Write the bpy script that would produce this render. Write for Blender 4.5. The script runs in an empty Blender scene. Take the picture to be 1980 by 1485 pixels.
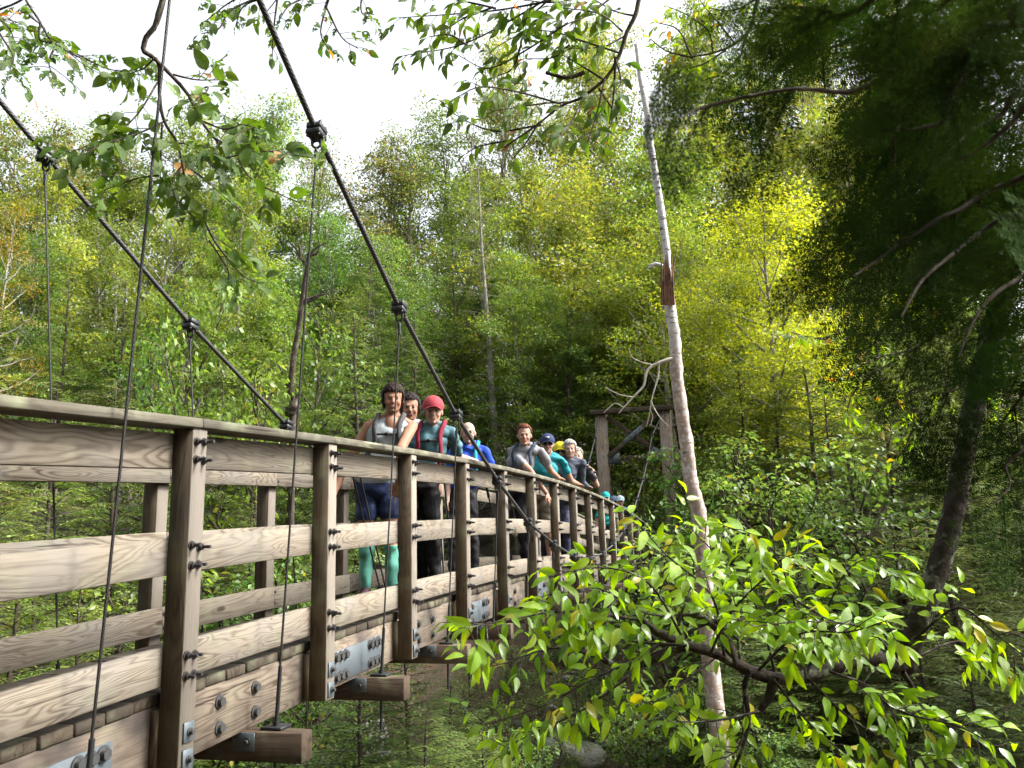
import bpy, math, random
import numpy as np
from mathutils import Matrix, Vector, Quaternion
R_ = math.radians
rng = np.random.default_rng(7)
random.seed(7)
scene = bpy.context.scene
col = scene.collection

# ------------------------------------------------------------------ camera
CAM = np.array([2.1137, 0.0, 0.6107]); F_PX = 1564.49
def cam_axes(yaw, pitch, roll):
    y, p, r = R_(yaw), R_(pitch), R_(roll)
    f = np.array([-math.sin(y)*math.cos(p), math.cos(y)*math.cos(p), math.sin(p)])
    rt = np.array([math.cos(y), math.sin(y), 0.0]); up = np.cross(rt, f)
    return f, rt*math.cos(r)+up*math.sin(r), -rt*math.sin(r)+up*math.cos(r)
CF, CR, CU = cam_axes(15.3156, 11.1176, -1.7378)
cam_d = bpy.data.cameras.new('camera'); cam = bpy.data.objects.new('camera', cam_d); col.objects.link(cam)
cam_d.sensor_width = 36.0; cam_d.lens = F_PX/1980*36; cam_d.clip_start = 0.05; cam_d.clip_end = 2000
cam.matrix_world = Matrix(((CR[0], CU[0], -CF[0], CAM[0]), (CR[1], CU[1], -CF[1], CAM[1]), (CR[2], CU[2], -CF[2], CAM[2]), (0, 0, 0, 1)))
cam_d.dof.use_dof = True; cam_d.dof.focus_distance = 5.5; cam_d.dof.aperture_fstop = 8.0
scene.camera = cam

# ------------------------------------------------------------------ sky, sun, exposure
SUN = Vector((0.80, 0.18, 0.80)).normalized()
world = bpy.data.worlds.new('World'); scene.world = world; world.use_nodes = True
wn = world.node_tree; wn.nodes.clear()
sky = wn.nodes.new('ShaderNodeTexSky'); sky.sky_type = 'NISHITA'; sky.sun_disc = False
sky.sun_elevation = math.asin(SUN.z); sky.sun_rotation = math.atan2(SUN.x, SUN.y)
sky.air_density = 1.0; sky.dust_density = 6.0; sky.ozone_density = 0.6
hs = wn.nodes.new('ShaderNodeHueSaturation'); hs.inputs['Saturation'].default_value = 0.30     # thin overcast: the sky is nearly white
bgn = wn.nodes.new('ShaderNodeBackground'); bgn.inputs['Strength'].default_value = 0.145
wo = wn.nodes.new('ShaderNodeOutputWorld')
wn.links.new(sky.outputs[0], hs.inputs['Color']); wn.links.new(hs.outputs[0], bgn.inputs['Color']); wn.links.new(bgn.outputs[0], wo.inputs['Surface'])
sun_d = bpy.data.lights.new('sun', 'SUN'); sun_d.energy = 2.3; sun_d.angle = R_(13); sun_d.color = (1.0, 0.97, 0.91)
sun_o = bpy.data.objects.new('sun', sun_d); col.objects.link(sun_o)
sun_o.rotation_euler = (-SUN).to_track_quat('-Z', 'Y').to_euler(); sun_o.location = (8, 2, 20)
scene.view_settings.view_transform = 'Standard'; scene.view_settings.look = 'None'
scene.view_settings.exposure = 1.92; scene.view_settings.gamma = 1.0; scene.view_settings.use_curve_mapping = False
scene.render.engine = 'CYCLES'
cy = scene.cycles
cy.max_bounces = 5; cy.diffuse_bounces = 2; cy.glossy_bounces = 2; cy.transmission_bounces = 3; cy.transparent_max_bounces = 4
cy.caustics_reflective = False; cy.caustics_refractive = False
cy.use_denoising = True; cy.use_adaptive_sampling = True; cy.adaptive_threshold = .02; cy.sample_clamp_indirect = 6.0
try: cy.denoiser = 'OPENIMAGEDENOISE'; cy.denoising_prefilter = 'ACCURATE'; cy.denoising_input_passes = 'RGB_ALBEDO_NORMAL'
except Exception: pass

# ------------------------------------------------------------------ helpers
W = {}
def world_of(o): return W.get(o, Matrix.Identity(4))
def link(o, parent=None, M=None):
    """link o with world matrix M (or its location) under parent"""
    col.objects.link(o)
    if M is None: M = Matrix.Identity(4)
    if parent is not None:
        o.parent = parent; o.matrix_parent_inverse = world_of(parent).inverted()
    o.matrix_basis = M; W[o] = M.copy()
    return o
def empty(name, loc, rz=0.0):
    o = bpy.data.objects.new(name, None); o.empty_display_size = 0.1
    return link(o, None, Matrix.Translation(loc) @ Matrix.Rotation(rz, 4, 'Z'))
def tag(o, label=None, cat=None, group=None, kind=None):
    if label: o['label'] = label
    if cat: o['category'] = cat
    if group: o['group'] = group
    if kind: o['kind'] = kind
    return o
def obj(name, me, mat=None, parent=None, M=None):
    o = bpy.data.objects.new(name, me)
    if mat is not None:
        if len(me.materials) == 0: me.materials.append(mat)
        if me.materials[0] != mat:
            o.material_slots[0].link = 'OBJECT'; o.material_slots[0].material = mat
    return link(o, parent, M)
def npmesh(name, V, Fs, smooth=False, mats=None, midx=None):
    """V (n,3); Fs list of face arrays (m,k)"""
    me = bpy.data.meshes.new(name); V = np.asarray(V, dtype=np.float32)
    if not isinstance(Fs, list): Fs = [Fs]
    Fs = [np.asarray(f, dtype=np.int32) for f in Fs if len(f)]
    nl = sum(f.size for f in Fs); npoly = sum(len(f) for f in Fs)
    me.vertices.add(len(V)); me.vertices.foreach_set('co', V.ravel())
    me.loops.add(nl); me.loops.foreach_set('vertex_index', np.concatenate([f.ravel() for f in Fs]))
    me.polygons.add(npoly)
    tot = np.concatenate([np.full(len(f), f.shape[1], dtype=np.int32) for f in Fs])
    st = np.zeros(npoly, dtype=np.int32); st[1:] = np.cumsum(tot)[:-1]
    me.polygons.foreach_set('loop_start', st); me.polygons.foreach_set('loop_total', tot)
    if mats:
        for m in mats: me.materials.append(m)
    if midx is not None: me.polygons.foreach_set('material_index', np.asarray(midx, dtype=np.int32))
    me.update(calc_edges=True)
    if smooth: me.polygons.foreach_set('use_smooth', np.ones(npoly, dtype=bool))
    return me
class MB:
    """collects simple shapes into one mesh"""
    def __init__(s): s.V = []; s.F3 = []; s.F4 = []; s.n = 0
    def add(s, V, F):
        V = np.asarray(V, float); F = np.asarray(F, int)
        s.V.append(V); (s.F4 if F.shape[1] == 4 else s.F3).append(F + s.n); s.n += len(V)
    def box(s, c, d, b=0.0, rot=None):
        V, F4, F3 = chamfer(d, b)
        if rot is not None: V = V @ np.array(rot).T
        V = V + np.array(c)
        s.V.append(V); s.F4.append(F4 + s.n)
        if len(F3): s.F3.append(F3 + s.n)
        s.n += len(V)
    def tube(s, P, r, n=8, caps=True):
        V, F = tube(P, r, n); k0 = s.n
        s.add(V, F)
        if caps:
            m = len(V)
            s.add(np.vstack([V[:n], V[:n].mean(0)]), np.array([[(i+1) % n, i, n] for i in range(n)]))
            s.add(np.vstack([V[m-n:], V[m-n:].mean(0)]), np.array([[i, (i+1) % n, n] for i in range(n)]))
    def cyl(s, a, b, r, n=10): s.tube([a, b], [r, r], n)
    def mesh(s, name, smooth=False):
        F = ([np.vstack(s.F4)] if s.F4 else []) + ([np.vstack(s.F3)] if s.F3 else [])
        return npmesh(name, np.vstack(s.V), F, smooth)
def chamfer(d, b):
    hx, hy, hz = [v/2 for v in d]
    if b <= 0:
        V = np.array([(x, y, z) for x in (-hx, hx) for y in (-hy, hy) for z in (-hz, hz)])
        return V, np.array([(0, 1, 3, 2), (4, 6, 7, 5), (0, 4, 5, 1), (2, 3, 7, 6), (0, 2, 6, 4), (1, 5, 7, 3)]), np.zeros((0, 3), int)
    V = []; idx = {}
    for sx in (-1, 1):
        for sy in (-1, 1):
            for sz in (-1, 1):
                for a in range(3):
                    p = [sx*(hx-b), sy*(hy-b), sz*(hz-b)]; p[a] = (sx, sy, sz)[a]*(hx, hy, hz)[a]
                    idx[(sx, sy, sz, a)] = len(V); V.append(p)
    F4 = []; F3 = []
    for a in range(3):
        o = [k for k in range(3) if k != a]
        for s in (-1, 1):
            q = []
            for (u, v) in ((-1, -1), (1, -1), (1, 1), (-1, 1)):
                k = [0, 0, 0]; k[a] = s; k[o[0]] = u; k[o[1]] = v; q.append(idx[(k[0], k[1], k[2], a)])
            F4.append(q)
    for a in range(3):
        o = [k for k in range(3) if k != a]
        for u in (-1, 1):
            for v in (-1, 1):
                k0 = [0, 0, 0]; k0[a] = -1; k0[o[0]] = u; k0[o[1]] = v; k1 = list(k0); k1[a] = 1
                F4.append((idx[(*k0, o[0])], idx[(*k1, o[0])], idx[(*k1, o[1])], idx[(*k0, o[1])]))
    for sx in (-1, 1):
        for sy in (-1, 1):
            for sz in (-1, 1): F3.append([idx[(sx, sy, sz, a)] for a in range(3)])
    V = np.array(V, float); F4 = np.array(F4); F3 = np.array(F3)
    def fix(F):
        for i, f in enumerate(F):
            n = np.cross(V[f[1]]-V[f[0]], V[f[2]]-V[f[0]])
            if n @ V[f].mean(0) < 0: F[i] = f[::-1]
        return F
    return V, fix(F4), fix(F3)
def tube(P, r, n=8):
    P = np.asarray(P, float); r = np.broadcast_to(np.asarray(r, float), (len(P),))
    T = np.gradient(P, axis=0) if len(P) > 2 else np.repeat((P[1:]-P[:1]), 2, 0)
    T = T/np.maximum(np.linalg.norm(T, axis=1, keepdims=True), 1e-9)
    ref = np.array([0, 0, 1.0]) if abs(T[0, 2]) < .9 else np.array([1.0, 0, 0])
    a = np.cross(T[0], ref); a /= np.linalg.norm(a); U = []
    for t in T:
        a = a - t*(a @ t); a /= max(np.linalg.norm(a), 1e-9); U.append(a)
    U = np.array(U); Bn = np.cross(T, U)
    th = np.arange(n)*2*math.pi/n
    V = P[:, None] + r[:, None, None]*(np.cos(th)[None, :, None]*U[:, None] + np.sin(th)[None, :, None]*Bn[:, None])
    i = np.arange(len(P)-1)[:, None]*n; j = np.arange(n)[None]; k = (j+1) % n
    F = np.stack([i+j, i+k, i+n+k, i+n+j], -1).reshape(-1, 4)
    return V.reshape(-1, 3), F
def smooth_path(P, k=6):
    """Catmull-Rom through P"""
    P = np.asarray(P, float)
    if len(P) < 3: return np.array([P[0]+(P[-1]-P[0])*t for t in np.linspace(0, 1, k+1)])
    Q = np.vstack([2*P[0]-P[1], P, 2*P[-1]-P[-2]]); out = []
    for i in range(1, len(Q)-2):
        a, b, c, d = Q[i-1], Q[i], Q[i+1], Q[i+2]
        for t in np.arange(k)/k:
            out.append(.5*((2*b)+(-a+c)*t+(2*a-5*b+4*c-d)*t*t+(-a+3*b-3*c+d)*t**3))
    out.append(P[-1]); return np.array(out)
def px(u, v, d): return CAM + d*(CF + CR*(u-990)/F_PX - CU*(v-742.5)/F_PX)
def unit(a): a = np.asarray(a, float); return a/np.maximum(np.linalg.norm(a, axis=-1, keepdims=True), 1e-9)
def mat_axes(o, X, Y, Z): return Matrix(((X[0], Y[0], Z[0], o[0]), (X[1], Y[1], Z[1], o[1]), (X[2], Y[2], Z[2], o[2]), (0, 0, 0, 1)))

# ------------------------------------------------------------------ materials
class N:
    def __init__(s, name):
        s.m = bpy.data.materials.new(name); s.m.use_nodes = True; s.t = s.m.node_tree; s.t.nodes.clear()
    def __call__(s, typ, props=None, **ins):
        n = s.t.nodes.new('ShaderNode'+typ)
        for k, v in (props or {}).items(): setattr(n, k, v)
        for k, v in ins.items():
            k = k.replace('_', ' ') if k.replace('_', ' ') in n.inputs else k
            i = n.inputs[int(k[1:])] if (k[0] == 'i' and k[1:].isdigit()) else n.inputs[k]
            if hasattr(v, 'node'): s.t.links.new(v, i)
            else: i.default_value = v
        return n
    def math(s, op, a, b=0.0): return s('Math', {'operation': op}, i0=a, i1=b).outputs[0]
    def mix(s, f, a, b, mode='MIX'):
        n = s('MixRGB', {'blend_type': mode}, Fac=f)
        for k, v in (('Color1', a), ('Color2', b)):
            if hasattr(v, 'node'): s.t.links.new(v, n.inputs[k])
            else: n.inputs[k].default_value = (*v, 1) if len(v) == 3 else v
        return n.outputs[0]
    def ramp(s, f, stops):
        n = s('ValToRGB', Fac=f); e = n.color_ramp.elements
        while len(e) < len(stops): e.new(.5)
        for k, (p, c) in zip(e, stops): k.position = p; k.color = (*c, 1) if len(c) == 3 else c
        return n.outputs[0]
    def out(s, sh, disp=None):
        o = s('OutputMaterial', Surface=sh); return s.m
def rgb(*c): return c
def noise_vec(n, vec, scale, detail=2.0, rough=.5, dist=0.0):
    return n('TexNoise', Vector=vec, Scale=scale, Detail=detail, Roughness=rough, Distortion=dist).outputs['Fac']
def wood(name, axis, light, dark, ring=7.0, stain=.5, weather=(.38, .36, .33), green=.25, lit_side=None):
    n = N(name); tc = n('TexCoord').outputs['Object']; oi = n('ObjectInfo').outputs['Random']
    off = n('CombineXYZ', X=n.math('MULTIPLY', oi, 37.0), Y=n.math('MULTIPLY', oi, 61.0), Z=n.math('MULTIPLY', oi, 23.0)).outputs[0]
    sc = [9.0, 9.0, 9.0]; sc['XYZ'.index(axis)] = 1.25
    sf = [90.0, 90.0, 90.0]; sf['XYZ'.index(axis)] = 4.0
    p = n('VectorMath', {'operation': 'ADD'}, i0=tc, i1=off).outputs[0]
    v1 = n('VectorMath', {'operation': 'MULTIPLY'}, i0=p, i1=tuple(sc)).outputs[0]
    v2 = n('VectorMath', {'operation': 'MULTIPLY'}, i0=p, i1=tuple(sf)).outputs[0]
    h = n('TexNoise', Vector=v1, Scale=n('MapRange', Value=n.math('FRACT', n.math('MULTIPLY', oi, 3.7)), **{'To Min': .45, 'To Max': 1.35}).outputs[0], Detail=2.5, Roughness=.42, Distortion=.45).outputs['Fac']
    wob = noise_vec(n, v1, 5.0, 2.0)
    ph = n.math('MULTIPLY', n.math('ADD', h, n.math('MULTIPLY', wob, .035)), ring*math.pi*2)
    w_ = n.math('MULTIPLY_ADD', n.math('SINE', ph), .5); w_.node.inputs[2].default_value = .5
    rings = n.math('MULTIPLY', n.math('POWER', w_, 2.4), n('MapRange', Value=noise_vec(n, p, 4.0, 2.0), **{'From Min': .3, 'From Max': .7, 'To Min': .45, 'To Max': 1.0}).outputs[0])
    fine = noise_vec(n, v2, 1.0, 2.0)
    big = noise_vec(n, p, 3.1, 3.0)
    rstr = n('MapRange', Value=n.math('FRACT', n.math('MULTIPLY', oi, 11.9)), **{'To Min': .5, 'To Max': 1.0}).outputs[0]
    c = n.mix(n.math('MULTIPLY', rings, rstr), light, dark)
    c = n.mix(n('MapRange', Value=fine, **{'From Min': .5, 'From Max': .75, 'To Min': 0., 'To Max': .45}).outputs[0], c, dark)
    c = n.mix(n('MapRange', Value=big, **{'From Min': .42, 'From Max': .68, 'To Min': 0., 'To Max': stain}).outputs[0], c, weather)
    grn = noise_vec(n, p, 6.3, 2.0)
    c = n.mix(n('MapRange', Value=grn, **{'From Min': .52, 'From Max': .72, 'To Min': 0., 'To Max': green}).outputs[0], c, (.25, .27, .17))
    sk = [5.0, 5.0, 5.0]; sk['XYZ'.index(axis)] = 1.7
    kd = n('TexVoronoi', Vector=n('VectorMath', {'operation': 'MULTIPLY'}, i0=p, i1=tuple(sk)).outputs[0], Scale=1.0).outputs['Distance']
    c = n.mix(n('MapRange', Value=kd, **{'From Min': .05, 'From Max': .10, 'To Min': .85, 'To Max': 0.}).outputs[0], c, tuple(v*.6 for v in dark))
    sx = [34.0, 34.0, 34.0]; sx['XYZ'.index(axis)] = 1.3
    ck = noise_vec(n, n('VectorMath', {'operation': 'MULTIPLY'}, i0=p, i1=tuple(sx)).outputs[0], 1.0, 2.0)
    c = n.mix(n('MapRange', Value=ck, **{'From Min': .70, 'From Max': .74, 'To Min': 0., 'To Max': .85}).outputs[0], c, tuple(v*.45 for v in dark))
    if lit_side:      # sunlight put into the colour: a post's sun side is painted paler grey
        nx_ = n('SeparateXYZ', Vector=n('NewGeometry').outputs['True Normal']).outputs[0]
        c = n.mix(n.math('MULTIPLY', n.math('GREATER_THAN', nx_, .8), .62), c, lit_side)
    vari = n('MapRange', Value=n.math('FRACT', n.math('MULTIPLY', oi, 7.3)), **{'To Min': .8, 'To Max': 1.14}).outputs[0]
    c = n('HueSaturation', Color=c, Value=vari, Saturation=1.0).outputs[0]
    bmp = n('Bump', Height=n.math('ADD', n.math('MULTIPLY', rings, -.5), fine), Strength=.35, Distance=.004).outputs[0]
    return n.out(n('BsdfPrincipled', Base_Color=c, Roughness=.82, Normal=bmp, **{'Specular IOR Level': .25}).outputs[0])
L1, D1 = (.178, .152, .118), (.045, .029, .018)
M_RAIL = wood('weathered_rail_timber', 'Y', L1, D1, 20.0, .40, (.15, .145, .138), .22)
M_CAP = wood('handrail_timber', 'Y', (.098, .088, .066), (.045, .034, .022), 12.0, .5, (.085, .085, .068), .5)
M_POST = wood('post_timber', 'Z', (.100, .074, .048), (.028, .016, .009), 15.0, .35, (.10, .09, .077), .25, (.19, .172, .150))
M_STR = wood('stringer_timber', 'Y', (.155, .125, .095), (.042, .026, .017), 14.0, 1.0, (.035, .028, .024), .15)
M_BEAM = wood('beam_timber', 'X', (.064, .044, .029), (.022, .013, .008), 12.0, .5, (.055, .038, .025), .2)
M_PLANK = wood('deck_timber', 'X', (.058, .045, .031), (.022, .015, .010), 8.0, .8, (.034, .028, .022), .35)
M_TOWER = wood('tower_timber', 'Z', (.23, .175, .14), (.08, .05, .038), 10.0, .6, (.21, .19, .175), .2)
def metal(name, c1, c2, rough, metallic, bump=.1, sc=40):
    n = N(name); tc = n('TexCoord').outputs['Object']; f = noise_vec(n, tc, sc, 4.0)
    c = n.mix(f, c1, c2); b = n('Bump', Height=f, Strength=bump, Distance=.002).outputs[0]
    return n.out(n('BsdfPrincipled', Base_Color=c, Roughness=rough, Metallic=metallic, Normal=b).outputs[0])
M_GALV = metal('galvanised_plate', (.07, .087, .10), (.105, .125, .14), .5, .3, .12, 14)
M_BLACK = metal('black_bolt_steel', (.018, .017, .02), (.05, .045, .045), .55, .4)
M_HEX = metal('galvanised_bolt', (.045, .045, .047), (.12, .12, .12), .45, .6)
M_CLAMP = metal('clamp_steel', (.016, .018, .02), (.045, .048, .05), .5, .6, .2, 60)
def cable_mat(name, c1, c2, tw):
    n = N(name); g = n('TexCoord').outputs['UV']
    w_ = n('TexWave', {'wave_type': 'BANDS', 'bands_direction': 'DIAGONAL'}, Vector=g, Scale=tw, Distortion=0.0).outputs['Fac']
    no = noise_vec(n, n('TexCoord').outputs['Object'], 9.0, 3.0)
    c = n.mix(n.math('MULTIPLY', w_, no), c1, c2); b = n('Bump', Height=w_, Strength=.4, Distance=.003).outputs[0]
    return n.out(n('BsdfPrincipled', Base_Color=c, Roughness=.6, Metallic=.2, Normal=b).outputs[0])
M_CABLE = cable_mat('main_cable_steel', (.02, .02, .021), (.05, .049, .048), 1.0)
M_HANG = cable_mat('hanger_wire', (.008, .007, .007), (.022, .018, .016), 1.0)
def leaf_mat(name, c1, c2, c3=(.30, .20, .02), p3=.06, trans=.42, per_obj=False, gloss=.42, spec=.35, vein=False):
    n = N(name)
    oi = n('ObjectInfo').outputs['Random']
    r = oi if per_obj else n('NewGeometry').outputs['Random Per Island']
    c = n.mix(r, c1, c2)
    r2 = n.math('FRACT', n.math('MULTIPLY', r, 91.7))
    c = n.mix(n.math('LESS_THAN', r2, p3), c, c3)
    vv = n('MapRange', Value=n.math('FRACT', n.math('MULTIPLY', r, 37.3)), **{'To Min': .7, 'To Max': 1.3}).outputs[0]
    ov = n('MapRange', Value=n.math('FRACT', n.math('MULTIPLY', oi, 13.7)), **{'To Min': .86, 'To Max': 1.16}).outputs[0]
    hv = n('MapRange', Value=n.math('FRACT', n.math('MULTIPLY', oi, 5.1)), **{'To Min': .485, 'To Max': .512}).outputs[0]
    c = n('HueSaturation', Color=c, Value=vv if per_obj else n.math('MULTIPLY', vv, ov), Hue=hv).outputs[0]
    if not per_obj:
        cl = noise_vec(n, n('TexCoord').outputs['Object'], 1.1, 2.0)
        c = n('HueSaturation', Color=c, Value=n('MapRange', Value=cl, **{'From Min': .3, 'From Max': .7, 'To Min': .62, 'To Max': 1.38}).outputs[0], Hue=n('MapRange', Value=cl, **{'From Min': .3, 'From Max': .7, 'To Min': .515, 'To Max': .487}).outputs[0]).outputs[0]
    nor = {}
    if vein:
        tc = n('TexCoord').outputs['Object']
        f = noise_vec(n, tc, 55.0, 3.0)
        c = n.mix(n('MapRange', Value=f, **{'From Min': .6, 'From Max': .72, 'To Min': 0., 'To Max': .2}).outputs[0], c, (.16, .13, .03))
        w_ = n('TexWave', {'bands_direction': 'DIAGONAL'}, Vector=tc, Scale=34.0).outputs['Fac']
        nor = {'Normal': n('Bump', Height=w_, Strength=.25, Distance=.002).outputs[0]}
    a = n('BsdfPrincipled', Base_Color=c, Roughness=gloss, **{'Specular IOR Level': spec}, **nor).outputs[0]
    tcol = n('HueSaturation', Color=c, Hue=.488, Saturation=1.12, Value=2.0).outputs[0]
    b = n('BsdfTranslucent', Color=tcol).outputs[0]
    return n.out(n('MixShader', i0=trans, i1=a, i2=b).outputs[0])
M_LF = {
 'pale': leaf_mat('pale_green_foliage', (.078, .140, .022), (.140, .200, .040), (.20, .20, .035), .07),
 'mid': leaf_mat('mid_green_foliage', (.050, .115, .022), (.095, .165, .035), (.16, .17, .03), .04),
 'yellow': leaf_mat('yellow_green_foliage', (.105, .160, .024), (.18, .215, .040), (.25, .23, .04), .12),
 'gold': leaf_mat('bright_yellow_foliage', (.22, .25, .028), (.30, .30, .042), (.15, .20, .03), .12),
 'olive': leaf_mat('olive_thin_foliage', (.095, .130, .034), (.150, .165, .046), (.21, .15, .04), .14),
 'orange': leaf_mat('orange_turning_foliage', (.22, .15, .018), (.27, .21, .025), (.11, .16, .025), .45),
 'deep': leaf_mat('deep_green_understory', (.065, .135, .028), (.12, .185, .042), (.22, .22, .03), .03),
 'hem': leaf_mat('hemlock_needles', (.070, .115, .030), (.125, .17, .042), (.15, .12, .05), .05, .25),
 'hemlight': leaf_mat('fresh_hemlock_needles', (.08, .13, .028), (.14, .185, .04), (.11, .09, .03), .04, .3),
 'spruce': leaf_mat('grey_green_needles', (.075, .10, .048), (.13, .14, .065), (.17, .13, .08), .14, .2)}
def bark(name, c1, c2, lich=(.42, .44, .38), lp=.35, sc=14.0, stretch=.35):
    n = N(name); tc = n('TexCoord').outputs['Object']
    v = n('VectorMath', {'operation': 'MULTIPLY'}, i0=tc, i1=(1, 1, stretch)).outputs[0]
    f = noise_vec(n, v, sc, 5.0, .65); g = noise_vec(n, tc, sc*.6, 4.0, .6)
    c = n.mix(n('MapRange', Value=f, **{'From Min': .35, 'From Max': .65}).outputs[0], c1, c2)
    c = n.mix(n('MapRange', Value=g, **{'From Min': .55, 'From Max': .68, 'To Max': lp}).outputs[0], c, lich)
    b = n('Bump', Height=f, Strength=.7, Distance=.02).outputs[0]
    return n.out(n('BsdfPrincipled', Base_Color=c, Roughness=.9, Normal=b, **{'Specular IOR Level': .15}).outputs[0])
M_BARK = bark('grey_bark', (.13, .115, .095), (.24, .22, .19), lp=.5)
M_BARKD = bark('dark_bark', (.03, .023, .018), (.075, .058, .045), lp=.2)
M_BARKF = bark('lichened_branch_bark', (.014, .011, .010), (.045, .034, .028), (.17, .19, .14), .75, 26.0, .8)

# ------------------------------------------------------------------ terrain
def vnoise(x, y, s=1.0, seed=0):
    """cheap smooth noise, vectorised"""
    r = np.random.default_rng(seed); o = 0
    for k in range(5):
        a = r.uniform(0, 6.28, 3); d = r.uniform(-1, 1, 2); d /= np.linalg.norm(d); f = s*(1.0+.7*k)
        o = o + np.sin((x*d[0]+y*d[1])*f+a[0]+1.3*np.sin((x*d[1]-y*d[0])*f*.6+a[1]))/(1+.6*k)
    return o/2.6
def sstep(t): t = np.clip(t, 0, 1); return t*t*(3-2*t)
def ground(x, y):
    x = np.asarray(x, float); y = np.asarray(y, float)
    yc = 10.6 + .9*np.sin(x*.14) + .05*x
    t = y - yc
    z = -3.5 + np.where(t > 0, 2.55*sstep((t-1.2)/9.0), 2.35*sstep((-t-1.2)/7.5))
    z = z + np.where(t > 9.0, (t-9.0)*.20*sstep((t-9)/6.0), 0) + np.where(t < -12, (-t-12)*.05, 0)
    z = z + .22*vnoise(x, y, .55, 3) + .09*vnoise(x, y, 1.9, 5) + .035*vnoise(x, y, 5.1, 8)
    z = z + .00012*np.clip(np.abs(x)-20, 0, None)**2
    d2 = (x-2.1)**2 + y**2
    return z*1.0 + (-1.05 - z)*np.exp(-d2/4.0)
def gz(x, y): return float(ground(x, y))
gx = np.concatenate([np.linspace(-140, -30, 24)[:-1], np.linspace(-30, 30, 170), np.linspace(30, 140, 24)[1:]])
gy = np.concatenate([np.linspace(-60, -6, 12)[:-1], np.linspace(-6, 46, 150), np.linspace(46, 190, 28)[1:]])
XX, YY = np.meshgrid(gx, gy); ZZ = ground(XX, YY)
nx, ny = len(gx), len(gy)
ii = (np.arange(ny-1)[:, None]*nx + np.arange(nx-1)[None]).ravel()
n = N('leaf_litter_soil'); tc = n('TexCoord').outputs['Object']
f1 = noise_vec(n, tc, 1.4, 6.0, .7); f2 = noise_vec(n, tc, 16.0, 4.0, .7); f3 = n('TexVoronoi', Vector=tc, Scale=22.0).outputs['Color']
c = n.mix(f2, (.03, .02, .013), (.085, .055, .032))
c = n.mix(n('MapRange', Value=f1, **{'From Min': .5, 'From Max': .62, 'To Max': .6}).outputs[0], c, (.018, .027, .009))
c = n.mix(.35, c, n.mix(f3, (.025, .016, .01), (.12, .075, .035)))
M_SOIL = n.out(n('BsdfPrincipled', Base_Color=c, Roughness=.95, Normal=n('Bump', Height=f2, Strength=.9, Distance=.05).outputs[0]).outputs[0])
terrain = obj('ground', npmesh('ground', np.stack([XX.ravel(), YY.ravel(), ZZ.ravel()], 1), np.stack([ii, ii+1, ii+1+nx, ii+nx], 1), True), M_SOIL)
tag(terrain, 'leaf littered soil of the ravine and the wooded slopes', None, None, 'structure')
# ------------------------------------------------------------------ rocks
n = N('mossy_rock'); tc = n('TexCoord').outputs['Object']; f = noise_vec(n, tc, 6.0, 6.0, .65); g = noise_vec(n, tc, 2.6, 3.0)
c = n.mix(f, (.10, .097, .09), (.24, .23, .215)); c = n.mix(n('MapRange', Value=g, **{'From Min': .52, 'From Max': .66, 'To Max': .75}).outputs[0], c, (.07, .085, .03))
M_ROCK = n.out(n('BsdfPrincipled', Base_Color=c, Roughness=.9, Normal=n('Bump', Height=f, Strength=.6, Distance=.06).outputs[0]).outputs[0])
def ico(level):
    import bmesh
    bm = bmesh.new(); bmesh.ops.create_icosphere(bm, subdivisions=level, radius=1.0)
    V = np.array([v.co[:] for v in bm.verts]); F = np.array([[v.index for v in f.verts] for f in bm.faces]); bm.free(); return V, F
ICO4 = ico(4); ICO3 = ico(3)
def rock_mesh(seed):
    r = np.random.default_rng(seed); V, F = ICO4; P = V.copy()
    for _ in range(13):                         # flat fracture faces
        d = unit(r.normal(size=3)); h = r.uniform(.55, .9); s = V @ d
        P = P - d[None]*np.maximum(P @ d - h, 0)[:, None]*.9
    for k, a in ((2.0, .06), (5.0, .03), (11., .012)):
        ph = r.uniform(0, 6.28, 3); P = P*(1+a*np.sin(P[:, :1]*k+ph[0]+2*np.sin(P[:, 1:2]*k+ph[1]))*np.cos(P[:, 2:]*k+ph[2]))
    return npmesh('rock', P, F, True)
ROCKS = [rock_mesh(s) for s in (1, 2, 3, 4)]
def at_ground(u, v):
    """first point of the terrain on the ray through photo pixel (u, v)"""
    d = 1.5
    while d < 80:
        p = px(u, v, d)
        if p[2] < gz(p[0], p[1]): return p
        d += .05
    return px(u, v, 20)
ROCK_SPEC = [
 (1095, 1475, .52, (1.3, 1, .62), 'broad grey boulder at the foot of the slope under the leafy birch branch'),
 (1255, 1468, .24, (1, 1, .7), 'small pale rock just right of the broad grey boulder'),
 (1175, 1443, .22, (1.3, .9, .6), 'small tan rock lying behind the broad grey boulder'),
 (700, 1470, .6, (.7, .8, 1.15), 'upright grey rock below the projecting beam end by the second post'),
 (630, 1482, .4, (1.3, 1, .5), 'flat grey rock at the bottom edge below the first beam end'),
 (770, 1480, .3, (1.3, 1, .6), 'low mossy rock between the upright rock and the broad boulder'),
 (1350, 1440, .45, (1.4, .9, .5), 'dark rock in shade beneath the birch branch'),
 (1480, 1478, .5, (1.2, 1, .6), 'dark mossy rock at the bottom edge below the birch limb'),
 (1700, 1470, .6, (1.3, 1, .6), 'large shaded rock below the lichened limb'),
 (560, 1478, .3, (1, 1.2, .6), 'small rock partly hidden under the first floor beam')]
for i, (u, v, s, sc, lab) in enumerate(ROCK_SPEC):
    p = at_ground(u, v); s *= 1.0
    M = Matrix.Translation((p[0], p[1], gz(p[0], p[1])+s*sc[2]*.35)) @ Matrix.Rotation(i*1.7, 4, 'Z') @ Matrix.Diagonal((s*sc[0], s*sc[1], s*sc[2], 1))
    tag(obj('rock', ROCKS[i % 4], M_ROCK, None, M), lab, 'rock', 'rocks in the ravine')

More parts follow.
